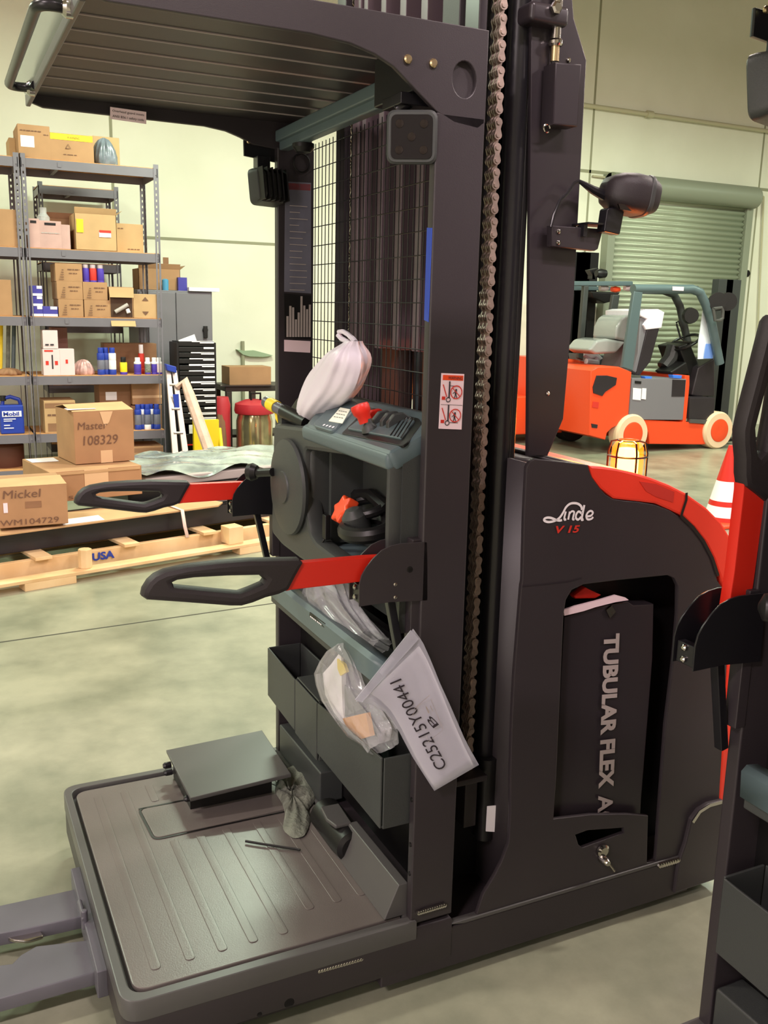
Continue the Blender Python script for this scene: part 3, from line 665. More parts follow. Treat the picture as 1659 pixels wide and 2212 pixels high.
    bt=sheet('battery_cover_plate',[bat],-Y_,.06,'mast',T,bev=.003)
    wp=PP(Z(940,1240,.43339,[(640,180),(700,160),(800,135),(900,105),(950,118),(965,130),(900,140),(800,165),(740,185),(645,208)]),y=YN+.02)
    q=sheet('plate_edge_film',[wp],-Y_,.006,'pinkpaper',bt)
    hk=PP([(1310,1318),(1322,1308),(1330,1322),(1318,1336)],y=YN+.022); sheet('plate_tab',[hk],-Y_,.006,'chrome',bt)
    rg=PP(Z(940,1240,.43339,[(690,110),(750,66),(830,105),(800,122),(700,124)]),y=YN+.045); q=sheet('connector_handle',[rg],-Y_,.02,'red',T,bev=.003); lab(q,'red connector handle')
    g=G(); g.box(1.25,1.84,YN+.10,YF-.08,.16,1.02); g.done('battery_block','black',T)
    t0=P((1336,1367),y=YN+.027); t1=P((1312,1763),y=YN+.027)
    # reading direction downwards, letter tops to the right
    TX=P((1303,1369),y=YN+.027); dwn=P((1288,1790),y=YN+.027)-TX; rgt=P((1337,1367),y=YN+.027)-TX
    text('battery_lettering','TUBULAR FLEX',TX,dwn*.785,rgt,'lgrey',bt,bold=.045,lift=.003); text('battery_lettering','AC',TX+dwn*.822,dwn*.17,rgt,'lgrey',bt,bold=.03,lift=.003)
    # latch
    cL=P((1300,1850),y=YN-.002)
    g=G(); g.lathe(cL+Z_*.018,-Y_,[(.018,0),(.018,.006),(.012,.010)],20); g.lathe(cL-Z_*.005,-Y_,[(.012,0),(.012,.02),(.007,.028)],12); g.tube([cL+V((0,-.02,0)),cL+V((.02,-.03,-.03))],.004,8); g.done('battery_latch','chrome',bp_)
    # logo strokes
    lg=lambda pts:[P(p,y=YN-.001) for p in Z(1080,940,.3490,pts)]
    W=.0042
    L=[(lg([(505,462),(500,440),(480,424),(450,420),(425,428),(405,448),(388,480),(365,512),(335,530),(300,537),(275,530),(272,518),(290,510),(315,512),(345,524),(368,528),(382,524)]),.0042),
       (lg([(406,472),(397,505),(398,522),(408,520)]),.0038),
       (lg([(430,472),(420,522)]),.0038),(lg([(425,490),(442,471),(457,476),(452,500),(449,520),(459,520)]),.0036),
       (lg([(505,485),(485,472),(470,490),(468,512),(482,522),(500,505)]),.004),(lg([(520,432),(508,490),(504,522),(515,520)]),.0045),
       (lg([(535,502),(560,498),(573,480),(560,468),(542,478),(532,500),(540,520),(562,518),(575,506)]),.0038)]
    L=[(smooth_(a_),(b_ if not isinstance(b_,list) else .004)*1.35) for a_,b_ in L]
    strokes('maker_logo',L,W,'white',bp_,-Y_,.0014)
    v0=P((1200,1152),y=YN-.001);text('model_lettering','V 15',v0,P((1252,1150),y=YN-.001)-v0,P((1200,1136),y=YN-.001)-v0,'redprint',bp_,shear=.25,bold=.03,lift=.0016)
    # body volume following the hood line
    hood=[p for p in body[:1]]
    inner=[V((1.20,YN+.014,.16)),V((1.20,YN+.014,1.272))]+[V((p.x,YN+.014,p.z-.008)) for p in body[3:19]]+[V((1.862,YN+.014,.90)),V((1.885,YN+.014,.75)),V((1.90,YN+.014,.50)),V((1.905,YN+.014,.16))]
    gi=G(); 
    # shell: top strip + back, leaving the pocket side open
    rim_=inner[1:]; 
    for i in range(len(rim_)-1):
        a,b=rim_[i],rim_[i+1]; g_=(b-a); nn_=V((-g_.z,0,g_.x)).normalized()*-.01 if g_.length>0 else V((0,0,0))
        gi.add([a,b,b+Y_*.955,a+Y_*.955],[(0,1,2,3)])
    gi.add([inner[0],inner[1],inner[1]+Y_*.955,inner[0]+Y_*.955],[(3,2,1,0)])
    gi.done('hood_shell','paint',T,solid=.008,recalc=True)
    q=sheet('body_side_panel',[[p+V((0,YF-YN,0)) for p in body]],Y_,.012,'paint',T,bev=.002)
    # red hood cover
    red=zb([(548,186),(640,194),(720,205),(830,232),(940,265),(1050,308),(1150,358),(1280,450),(1370,540),(1430,640),(1480,760),(1510,900),(1530,1060)])
    red+=[V((1.955,YN,.60)),V((1.94,YN,.27)),V((1.885,YN,.27)),V((1.873,YN,.50)),V((1.857,YN,.75)),V((1.83,YN,.90))]
    red+=zb([(1352,850),(1325,770),(1275,670),(1205,580),(1125,500),(1050,465),(960,425),(850,412),(700,395),(620,330),(570,260)])
    red=[V((p.x,YN-.001,p.z)) for p in red]
    g=G(); 
    hd=sheet('hood_cover',[red],-Y_,YF-YN,'hoodred',T,bev=.006); lab(hd,'bright red hood cover')
    rec=zb([(860,285),(960,300),(1075,350),(1068,415),(960,380),(900,345)])
    sheet('hood_recess',[[p-Y_*.0025 for p in rec]],-Y_,.002,M['redprint'],hd)
    strokes('hood_joint',[[p-Y_*.002 for p in zb([(1150,355),(1148,400),(1125,470),(1115,505)])]],.008,'black',hd,-Y_,.001)
    strokes('hood_gap',[[p-Y_*.002 for p in zb([(1115,500),(1190,570),(1255,655),(1310,760),(1345,870)])]],.009,'black',hd,-Y_,.0012)
    # rear bumper skirt
    bs=z4([(1470,1105),(1420,1118),(1350,1135),(1300,1165),(1262,1215),(1235,1330),(1200,1430),(1190,1500),(1180,1580),(1400,1530)])
    bs=[p for p in bs]; bs=bs[1:-1]+[V((1.93,YN-.01,.05)),V((1.93,YN-.01,.26))]
    bs=[V((p.x,YN-.012,p.z)) for p in bs]
    sheet('rear_skirt',[bs],-Y_,.03,'paint',T,bev=.004)
    strokes('skirt_edge_strip',[[V((p.x,YN-.014,p.z)) for p in z4([(1430,1118),(1350,1140),(1300,1172),(1265,1225)])]],.010,'chrome',T,-Y_,.002)
    G().box(1.80,1.94,YN+.01,YF-.01,.03,.10).done('rear_bumper','black',T,bev=.004)
    # --- beacon
    bc=V((1.70,1.99,1.168))
    bz=bc.z
    g=G(); g.lathe(bc-Z_*.03,Z_,[(.05,0),(.05,.02),(.046,.03)],28); be=g.done('beacon_base','blackm',T)
    g=G(); g.lathe(bc,Z_,[(.030,0),(.031,.03),(.030,.07),(.024,.08),(.004,.083)],28); q=g.done('beacon_bulb','beacon',be); lab(q,'glowing beacon core'); g=G(); g.lathe(bc,Z_,[(.043,0),(.044,.04),(.042,.083),(.034,.096),(.004,.10)],28); q=g.done('beacon_lens','amber',be); lab(q,'lit orange beacon lens')
    g=G(); R_=.052
    for k_ in range(6):
        a=k_*PI/3+.3; d=V((math.cos(a),math.sin(a),0)); g.tube([bc+d*R_,bc+d*R_+Z_*.07,bc+d*.045+Z_*.098,bc+d*.028+Z_*.102],.0028,6)
    g.tube(arc(bc+Z_*.06,R_,0,2*PI,24,X_,Y_),.0026,6); g.tube(arc(bc+Z_*.102,.028,0,2*PI,20,X_,Y_),.0026,6)
    g.done('beacon_cage','blackm',be)
    return T
T1=truck()
def copytree(o,parent=None):
    c=o.copy(); COL.objects.link(c)
    if parent is not None: c.parent=parent
    for ch in o.children: copytree(ch,c)
    return c
T2=copytree(T1); T2.location=T1.location+V((.40,-1.49,0))
for o in list(T2.children):
    if o.name.startswith(('presence_pedal','warning_sticker')):
        for c_ in list(o.children): D.objects.remove(c_)
        D.objects.remove(o)
    elif o.name.startswith(('work_light','lamp_bracket','bracket_bolt')): o.location+=V((-.062 if o.name.startswith('work') else -.02,0,.02))
    elif o.name.startswith(('guard_side','guard_roof','roof_front','visor','grab_bar','guard_label')): o.location.z+=.035
T2['label']='dark order picker with its red guard arm raised upright, cut by the right edge'
for o in T2.children:
    if o.name.startswith('guard_arm'): o.rotation_euler=(0,math.radians(91),0)
SKIP=('warning_sticker','presence_pedal','beacon','lip_sticker')
# ================================================================ THINGS ON THE TRUCK
def bagshape(name,outline_c,m,thick,parent=None,fold=.006,nf=7,seed=1,axis=None,sub=1):
    """outline_c: list of (centre vector, half width, half depth) from bottom to top; u = across"""
    rnd=random.Random(seed); rows=[]; n=56; ph=[rnd.random()*6 for _ in range(4)]
    for i,(c,hw,hd,u,w) in enumerate(outline_c):
        r=[]
        for k in range(n+1):
            a=2*PI*k/n; f=1+fold*math.sin(nf*a+ph[0]+i*.25)+fold*.7*math.sin((nf*2+1)*a+ph[1]-i*.4)
            r.append(c+u*hw*math.cos(a)*f+w*hd*math.sin(a)*f)
        rows.append(r)
    return rows
u=V((.12,-.99,0)).normalized()
uu=rt; ww=fw.cross(Z_).normalized().cross(Z_)
def px_rows(pts,xpl,depth):
    """pts: (left px, right px) pairs from bottom to top, lying near the plane x=xpl"""
    out=[]
    for (a,b) in pts:
        A=P(a,x=xpl);B=P(b,x=xpl); d=(B-A); w=V((1,0,0)); w=(w-d.normalized()*w.dot(d.normalized())).normalized()
        out.append(((A+B)/2,d.length/2,min(depth,d.length*.45),d.normalized(),w))
    return out
W1=px_rows([((666,914),(684,914)),((664,900),(688,908)),((664,880),(712,892)),((668,850),(745,862)),((676,822),(765,840)),((690,800),(772,815)),((712,780),(778,795)),((730,762),(779,775)),((742,752),(775,757)),((752,742),(772,744)),((757,736),(773,737))],.93,.055)
g=G(); rws=bagshape('b',W1,None,0,fold=.035,nf=6)
for i,r in enumerate(rws):
    cc=sum(r,V((0,0,0)))/len(r); am=.006+.008*i
    for k_ in range(len(r)): a=2*PI*k_/56; r[k_]=cc+(r[k_]-cc)*(1+am*math.sin(11*a+.15*i)*.6+am*.5*math.sin(17*a))
g.grid(rws); wb=g.done('shopping_bag','bag',None,ang=180,sub=1)
tag(wb,'white knotted plastic shopping bag standing on the truck console','bag')
lo=PP([(757,742),(748,737),(738,732),(731,724),(732,717),(741,716),(751,722),(762,732),(768,740)],x=.935)
g=G(); g.tube(lo,.004,8,rr=[.006,.006,.007,.007,.006,.006,.006,.007,.008])
me=g
lp2=me.done('bag_handle_loop','bag',wb)
# blue tape on near post
A=P((926,490),x=.9225);B=P((943,490),x=.9225);C=P((938,697),x=.9225);Dd=P((926,692),x=.9225)
bt=sheet('masking_tape_strip',[[V((.9238,YN+.004,1.655+.105)),V((.9238,YN+.022,1.655+.105)),V((.9238,YN+.022,1.577)),V((.9238,YN+.006,1.572))]],-X_,.0012,'bluetape')
zt=P((934,490),x=.924).z; zb_=P((930,696),x=.924).z
D.objects.remove(bt)
bt=sheet('masking_tape_strip',[[V((.9238,YN+.003,zt-.002)),V((.9238,YN+.024,zt)),V((.9238,YN+.024,zb_+.004)),V((.9238,YN+.005,zb_))]],-X_,.0014,'bluetape')
tag(bt,'strip of blue masking tape stuck down the near cabin post','tape')
# document bag
dp=V((.0,-1,.0)); y0=1.690
R_=root('document_bag','zip bag holding a white paper sheet lettered C25215Y00441, hanging from the arm strut','document bag',P((900,1520),y=y0))
def bend(pts,y): 
    out=[]
    for p in pts:
        q=P(p,y=y); out.append(q)
    return out
def strip(L,Rr,n,y,amp,ph=0):
    rows=[]
    def samp(L,t):
        s=t*(len(L)-1); i=min(int(s),len(L)-2); f=s-i
        return V((L[i][0]*(1-f)+L[i+1][0]*f,L[i][1]*(1-f)+L[i+1][1]*f))
    for i in range(n+1):
        t=i/n; a=samp(L,t);b=samp(Rr,t); r=[]
        for k in range(13):
            s=k/12; p=a*(1-s)+b*s; q=P((p.x,p.y),y=y+amp*math.sin(s*PI)*(-1)*(.5+.5*t)+.3*amp*math.sin(s*9+t*3+ph)); r.append(q)
        rows.append(r)
    return rows
Lb=[(768,1515),(800,1520),(835,1540),(862,1580),(888,1630),(912,1668),(938,1708)]
Rb=[(892,1358),(912,1385),(930,1425),(950,1475),(975,1530),(1005,1600),(1034,1652)]
g=G(); g.grid(strip(Lb,Rb,16,y0,.008)); g.done('zip_bag_film','bagdoc',R_,solid=.001)
Lp=[(800,1498),(822,1512),(845,1535),(868,1575),(894,1628),(916,1668),(940,1704)]
Rp=[(905,1395),(920,1420),(936,1455),(955,1500),(975,1550),(1000,1606),(1022,1652)]
g=G(); g.grid(strip(Lp,Rp,16,y0+.003,.008)); pps=g.done('paper_sheet','paper',R_,solid=.0008); lab(pps,'white paper sheet')
zs=PP([(768,1512),(782,1517),(905,1380),(888,1362)],y=y0-.006)
zp=G(); zp.prism([zs[0],zs[0].lerp(zs[1],1),zs[2],zs[3]],(0,.003,0)); zp.done('zip_seal','bagdoc',R_)
g=G(); g.tube(PP([(905,1378),(878,1388),(868,1385),(876,1378),(893,1383)],y=y0+.002),.0018,6); g.done('cable_tie','black',R_)
# lettering, upside down along the sheet
def tpx(s,p,du,dv,m,par,**k):
    p0=P(p,y=y0-.0105);p1=P((p[0]+du[0],p[1]+du[1]),y=y0-.0105);p2=P((p[0]+dv[0],p[1]+dv[1]),y=y0-.0105)
    return text('paper_print',s,p0,p1-p0,p2-p0,m,par,**k)
tpx('C25215Y00441',(966,1655),(-100,-190),(-23,11),'ink',pps)
strokes('paper_frame',[(PP([(895,1530),(928,1501)],y=y0-.0112),.0012),(PP([(905,1523),(930,1510),(957,1576),(925,1602),(920,1590)],y=y0-.0112),.0009),(PP([(890,1545),(905,1523)],y=y0-.0112),.0009)],.001,'lgrey',pps,-Y_)
tpx('B',(948,1565),(-18,-20),(-12,8),'ink',pps)
strokes('paper_smallprint',[(PP([(926,1540),(920,1526)],y=y0-.0112),.003),(PP([(934,1536),(929,1524)],y=y0-.0112),.0016)],.001,'lgrey',pps,-Y_)
# poly bag with manuals in the bin
R2=root('parts_bag','clear bag of yellow leaflets and papers sticking out of the nearest bin','parts bag',P((770,1620),x=.86))
rows=px_rows([((815,1628),(842,1600)),((795,1610),(846,1575)),((760,1590),(838,1560)),((740,1565),(822,1535)),((722,1540),(800,1510)),((705,1515),(780,1480)),((693,1480),(772,1455)),((690,1455),(764,1430)),((705,1430),(755,1410)),((722,1408),(748,1398)),((736,1390),(744,1388))],.865,.035)
g=G(); g.grid(bagshape('b',rows,None,0,fold=.05,nf=9,seed=3)); g.done('clear_film','plast2',R2,ang=60)
pl_=PP([(694,1455),(712,1440),(738,1400),(742,1470),(744,1560),(760,1585),(815,1630),(760,1592),(722,1540),(700,1500)],x=.872)
g=G(); g.prism(PP([(697,1455),(715,1435),(737,1405),(738,1470),(740,1530),(745,1570),(722,1540),(702,1500)],x=.874),(.012,0,0)); q=g.done('folded_booklet','paper',R2)
g=G(); g.prism(PP([(740,1552),(790,1540),(800,1590),(770,1600),(752,1580)],x=.87),(.012,0,0)); q=g.done('leaflet',mat('orange_leaflet',(205,140,60),.6),R2); lab(q,'orange-brown leaflet')
g=G(); g.prism(PP([(728,1423),(742,1435),(748,1452),(735,1460),(729,1445)],x=.87),(.008,0,0)); q=g.done('leaflet','yellow',R2); lab(q,'yellow leaflet')
g=G(); g.prism(PP([(744,1480),(775,1500),(785,1530),(745,1548)],x=.876),(.01,0,0)); g.done('leaflet','mast',R2)
# clear bag with hoses on the tray lip
R3=root('hose_bag','crumpled clear bag lying in the tray beneath the orange-red arm','plastic bag',P((740,1360),x=.90))
rows=px_rows([((822,1412),(830,1378)),((800,1405),(822,1380)),((775,1395),(805,1365)),((745,1375),(785,1340)),((715,1355),(765,1315)),((690,1335),(750,1290)),((668,1315),(742,1270)),((664,1295),(735,1255)),((672,1270),(725,1240)),((690,1240),(715,1228))],.93,.04)
g=G(); g.grid(bagshape('b',rows,None,0,fold=.10,nf=7,seed=6)); g.done('crinkled_film','plast2',R3,ang=60)
g=G(); g.tube(PP([(680,1310),(705,1290),(725,1310),(750,1340),(790,1375)],x=.95),.016,12); g.done('bagged_hose','rim',R3)
# rag and cable tie on the mat
rnd=random.Random(5)
rag=G(); 
ol=PP([(600,1695),(612,1672),(640,1662),(665,1668),(682,1695),(676,1730),(660,1748),(668,1765),(655,1798),(632,1802),(612,1785),(618,1755),(612,1735),(598,1715)],z=.19)
cen=sum(ol,V((0,0,0)))/len(ol)+V((-.012,-.005,0)); ol=[cen+(p-cen)*1.14 for p in ol]
rows=[]
for i,t in enumerate((1.0,.93,.8,.62,.4,.2,.02)):
    r=[]
    for k in range(len(ol)*2+1):
        a=ol[(k//2)%len(ol)]; b=ol[(k//2+1)%len(ol)]; p=a if k%2==0 else (a+b)/2
        hgt=[.0,.010,.018,.023,.026,.024,.026][i]*(1+.5*math.sin(k*1.7+i*1.3))
        far=1 if p.y>cen.y else .7
        r.append(cen+(p-cen)*t+Z_*(hgt*far+.001))
    rows.append(r)
rag.grid(rows); q=rag.done('rag','cloth',None,sub=1,ang=180,recalc=True); tag(q,'crumpled grey-green rag on the platform beside the pedal plate','rag')
g=G(); g.tube(PP([(530,1817),(560,1822),(592,1827),(640,1834),(648,1836)],z=.193),.0035,6); q=g.done('wiper_blade','black'); tag(q,'thin black strip lying on the ribbed platform mat','strip')
# ================================================================ ROOM
WY=10.6
g=G(); g.box(-7,22,-7,WY+.2,-.1,0); struct(g.done('floor','conc'))
g=G(); g.box(-7,22,WY,WY+.2,0,8.2); wallb=struct(g.done('wall_back','wall'))
g=G(); g.box(-7.2,-7,-7,WY,0,8.2); struct(g.done('wall_left','wall'))
g=G(); g.box(22,22.2,-7,WY,0,8.2); struct(g.done('wall_right','wall'))
g=G(); g.box(-7,22,-7.2,-7,0,8.2); struct(g.done('wall_front','wall'))
g=G(); g.box(-7,22,-7,WY,8.2,8.4); struct(g.done('ceiling','ceil'))
e=P((1345,0),z=5.6); g=G(); g.box(2,e.x,5.5,9.9,5.6,8.2); struct(g.done('trim_1','soffit'))
g=G(); a_=P((-300,1430),z=.001);b_=P((640,1296),z=.001); d_=(b_-a_).normalized(); s_=V((-d_.y,d_.x,0))*.006; g.add([a_-s_,b_-s_,b_+s_,a_+s_],[(0,1,2,3)]); struct(g.done('trim_9',mat('floor_saw_cut',(70,70,60),.9)))
# wall joints
joint=M['joint']=mat('wall_joint',(150,150,125),.9)
def wline(p0,p1,w=.02,vert=False):
    a=P(p0,y=WY);b=P(p1,y=WY)
    g=G()
    if vert: g.box(a.x-w/2,a.x+w/2,WY-.004,WY+.01,b.z,a.z)
    else: g.box(a.x,b.x,WY-.004,WY+.01,(a.z+b.z)/2-w/2,(a.z+b.z)/2+w/2)
    return g
jn=[]
g=wline((-400,485),(601,519.7),.03); struct(g.done('trim_2','joint'))
a=P((1252,368),y=WY); g=G(); g.box(5.0,13,WY-.004,WY+.01,a.z-.02,a.z+.02); struct(g.done('trim_3','joint'))
for i,(px,t,b) in enumerate(((240,-400,510),(1279,-100,560),(1650,-100,1000))):
    a=P((px,300),y=WY); g=G(); g.box(a.x-.015,a.x+.015,WY-.004,WY+.01,0 if i else 2.4,8.2); struct(g.done('trim_%d'%(4+i),'joint'))
zp_=P((1261,227),y=WY-.06).z
q=G().tube([V((3.9,WY-.06,zp_)),V((16,WY-.06,zp_))],.028,12).done('conduit_pipe','pipe'); tag(q,'cream horizontal conduit pipe high on the back wall above the shutter','pipe')
G().lathe(P((1403,247),y=WY-.06),X_,[(.045,-.05),(.045,.05)],14).done('pipe_clamp','pipe',q)
# second thin conduit dropping right of shutter
q=G().tube([P((1280,385),y=WY-.03)+V((0,0,.03)),P((1500,408),y=WY-.03),P((1632,412),y=WY-.03),P((1650,425),y=WY-.03),P((1640,640),y=WY-.03),P((1630,900),y=WY-.03),V((P((1630,900),y=WY-.03).x,WY-.03,0))],.014,8).done('conduit_pipe','pipe'); tag(q,'thin conduit running along the shutter top and down its right side','pipe')
for p in ((1606,577),(1612,591)): 
    q=G().lathe(P(p,y=WY),-Y_,[(.05,0),(.05,.03),(.03,.05)],16).done('wall_button','white' if p[1]<580 else 'black'); tag(q,'small round %s wall fitting right of the shutter'%('white' if p[1]<580 else 'dark'),'wall fitting')
# shutter
sx0=P((1310,470),y=WY).x; sx1=P((1604,470),y=WY).x; stop=P((1609,448),y=WY-.1).z
g=G(); rows=[]
n=int(stop/.075)
for i in range(n*4+1):
    z=stop-i*.075/4; d=.02*math.sin(i*PI/2+.4)
    rows.append([V((sx0,WY-.09-d,z)),V((sx1,WY-.09-d,z))])
g.grid(rows); dr=struct(g.done('door_1','shutter',solid=.004,ang=80))
dr['label']='grey-green ribbed steel roller shutter'
for x in (sx0,sx1):
    G().box(x-.06,x+.06,WY-.14,WY,0,stop+.05).done('guide_rail','shutterd',dr,bev=.004)
hx=P((1634,430),y=WY-.2).x; g=G(); g.tube([V((sx0-.1,WY-.17,stop+.13)),V((hx,WY-.17,stop+.13))],.15,24); g.box(sx0-.1,hx,WY-.17,WY,stop+.0,stop+.27); g.done('shutter_hood','shutterd',dr,ang=50)
# wall peel and pipe stub
q=G().tube([P((524,737),y=WY-.03),P((525,800),y=WY-.03),P((526,990),y=WY-.03)],.022,10).done('wall_pipe','joint'); tag(q,'grey vertical pipe stub on the wall above the bench','pipe')
pk=PP([(512,755),(530,758),(550,757),(580,765),(590,768),(570,771),(540,770),(525,766)],y=WY-.06); q=sheet('paint_flap',[pk],-Y_,.06,mat('peeling_green',(150,170,140),.8)); tag(q,'ragged grey-green flap peeling around the wall pipe','flap')
# ================================================================ SHELVING
SY=8.8; SD=.62
def zt_(py): return P((289,py),y=SY).z
SZ=[zt_(359),zt_(545),zt_(687),zt_(810),zt_(930),.14]
def post(n,x,y,par,facing,z1,w=.042):
    """slotted angle post with two flanges; slots along both"""
    def flange(p0,du,nrm):
        L=[p0,p0+du*w,p0+du*w+Z_*z1,p0+Z_*z1]; holes=[]
        z=.08
        while z<z1-.1:
            c=p0+du*w*.5+Z_*z; holes.append([c+du*.006+Z_*.011,c-du*.006+Z_*.011,c-du*.006-Z_*.011,c+du*.006-Z_*.011]); z+=.052
        return sheet('upright_flange',[L]+holes,nrm,.003,'shelf',par)
    dx,dy=facing
    a=flange(V((x,y,0)),X_*dx,-Y_); b=flange(V((x+.0,y,0)),Y_*dy,-X_)
    return a,b
def unit(x0,x1,y0,depth,zs,label,group=None,levels=None,backposts=True):
    R=root('shelving_unit',label,'shelving',((x0+x1)/2,y0+depth/2,0),group)
    top=zs[0]+.03
    for (x,y,f) in ((x0,y0,(1,1)),(x1,y0,(-1,1)),(x0,y0+depth,(1,-1)),(x1,y0+depth,(-1,-1))):
        post('p',x,y,R,f,top)
    for z in zs:
        G().box(x0+.004,x1-.004,y0+.012,y0+depth-.012,z-.016,z).done('shelf_board','osb',R)
        g=G()
        for yy in (y0+.004,y0+depth-.01): g.box(x0+.003,x1-.003,yy,yy+.006,z-.082,z-.006)
        for xx in (x0+.004,x1-.012): g.box(xx,xx+.006,y0,y0+depth,z-.082,z-.006)
        g.box(x0+.3,x0+.33,y0,y0+depth,z-.06,z-.02)
        g.done('shelf_beam','shelf',R)
    return R
UX0=P((43,345),y=SY).x; UX1=P((343,370),y=SY).x
UX1=P((345,500),y=SY).x
unit(UX0,UX1,SY,SD,SZ,'grey steel shelving unit packed with boxes, standing beside the grey cabinet')
unit(UX0-1.25,UX0-.012,SY,SD,[z-.0 for z in SZ],'grey shelving unit cut off by the left edge of the photo')
unit(UX0+.25,UX1-.15,9.95,.5,[2.72,2.0,1.4,.8,.2],'grey shelving unit standing behind the front shelving')
SF=SY+.02
def boxthing(name,label,cat,pxr,shelf_z,depth=.4,m='card',y=None,group=None,rot=0,open_=False,bottom=True):
    """pxr = left,top,right,bottom of its front face"""
    y=SF if y is None else y
    a=P((pxr[0],pxr[3]),y=y);b=P((pxr[2],pxr[1]),y=y)
    z0=shelf_z if shelf_z is not None else a.z
    z1=z0+(b.z-a.z) if shelf_z is not None else b.z
    g=G()
    if open_:
        t=.006;x0,x1=a.x,b.x
        g.box(x0,x1,y,y+t,z0,z1).box(x0,x1,y+depth-t,y+depth,z0,z1).box(x0,x0+t,y,y+depth,z0,z1).box(x1-t,x1,y,y+depth,z0,z1).box(x0,x1,y,y+depth,z0,z0+t)
        g.prism([V((x0,y,z1)),V((x1,y,z1)),V((x1,y-.02,z1+.05)),V((x0,y-.02,z1+.05))],(0,.004,0)); g.prism([V((x1,y,z1)),V((x1,y+depth,z1)),V((x1+.05,y+depth,z1+.04)),V((x1+.05,y,z1+.04))],(.004,0,0))
    else: g.box(a.x,b.x,y,y+depth,z0,z1)
    o=g.done(name,m,bev=.003,seg=1)
    o['label']=label;o['category']=cat
    if group:o['group']=group
    o['_f']=(a.x,b.x,y,z0,z1)
    return o
def onbox(o,name,fx0,fz0,fx1,fz1,m,lift=.002,t=.002):
    x0,x1,y,z0,z1=o['_f']; X=lambda f:x0+(x1-x0)*f; Zz=lambda f:z0+(z1-z0)*f
    return G().box(X(fx0),X(fx1),y-lift,y-lift+t,Zz(fz0),Zz(fz1)).done(name,m,o)
def prn(o,s,fx0,fz0,fx1,fz1,m='pen',name='box_print'):
    x0,x1,y,z0,z1=o['_f']
    if s!='WARNING':   # print too blurred to read in the photo: plain dashes
        X=lambda f:x0+(x1-x0)*f
        zc=z0+(z1-z0)*(fz0+fz1)/2; w=(z1-z0)*(fz1-fz0)*.45; f=fx0; r=random.Random(len(s)+int(fx0*100)); L=[]
        while f<fx1-.01:
            e=min(f+.06+.1*r.random(),fx1); L.append(([V((X(f),y-.0035,zc)),V((X(e),y-.0035,zc))],w)); f=e+.025
        return strokes(name,L,w,m,o,-Y_,.0)
    p=V((x0+(x1-x0)*fx0,y-.0035,z0+(z1-z0)*fz0))
    return text(name,s,p,V(((x1-x0)*(fx1-fx0),0,0)),V((0,0,(z1-z0)*(fz1-fz0))),m,o,lift=.0)
CB='cardboard boxes on the shelves'
def C1(a,b,c,d): return tuple(v*.28933+o for v,o in zip((a,b,c,d),(0,240,0,240)))
def C2(a,b,c,d): return tuple(v*.28933+o for v,o in zip((a,b,c,d),(0,680,0,680)))
s0,s1,s2,s3,s4,s5=SZ
o=boxthing('cardboard_box','narrow box half hidden behind the tall labelled box on the top shelf','box',C1(70,155,110,320),s0,.3,'card2',y=SF+.25)
o=boxthing('cardboard_box','tall box with a square white label on the top shelf','box',C1(140,100,368,325),s0,.42); onbox(o,'white_label',.08,.32,.5,.66,'paper'); prn(o,'FRAGILE THIS SIDE UP',.08,.78,.75,.85); prn(o,'20 KG',.8,.7,.95,.76)
o=boxthing('cardboard_box','wide box with a yellow warning band on the top shelf','box',C1(376,192,696,365),s0,.34); onbox(o,'warning_band',.02,.76,.98,.98,'yellow'); prn(o,'WARNING',.4,.82,.68,.9); prn(o,'CAUTION HEAVY',.3,.2,.6,.26); 
strokes('box_triangle',[([V((o['_f'][0]+.15*1.0+x,o['_f'][2]-.004,o['_f'][3]+.10+z)) for x,z in ((-.02,0),(.02,0),(0,.035),(-.02,0))],.006)],.005,'pen',o,-Y_)
o=boxthing('cardboard_box','open box with raised pale flaps behind the yellow-banded box','box',C1(440,140,660,330),s0,.22,'card2',y=SF+.36)
o=boxthing('cardboard_box','tall plain box behind the grey plastic bag on the top shelf','box',C1(672,165,888,385),s0,.28,'card2',y=SF+.3); onbox(o,'packing_tape',.0,.85,.1,1,'tape')
def blob(name,label,cat,pxr,z0,m,y,depth,seed=1,fold=.12):
    a=P((pxr[0],pxr[3]),y=y);b=P((pxr[2],pxr[1]),y=y); rows=[];h=b.z-a.z; cx=(a.x+b.x)/2;hw=(b.x-a.x)/2
    for t,w in ((0,.9),(.1,1),(.35,.98),(.6,.85),(.8,.65),(.93,.42),(1,.1)): rows.append((V((cx,y+depth/2,z0+h*t)),hw*w,depth/2*w,X_,Y_))
    g=G(); g.grid(bagshape('b',rows,None,0,fold=fold,nf=5,seed=seed)); q=g.done(name,m,None,ang=70); tag(q,label,cat); return q
q=blob('plastic_bag','grey-blue bagged item on the top shelf, right of the yellow-banded box','bag',C1(705,190,880,385),s0,mat('blue_grey_bag',(110,118,128),.3,var=.4,scale=9,coat=.5),SF+.02,.2,2)
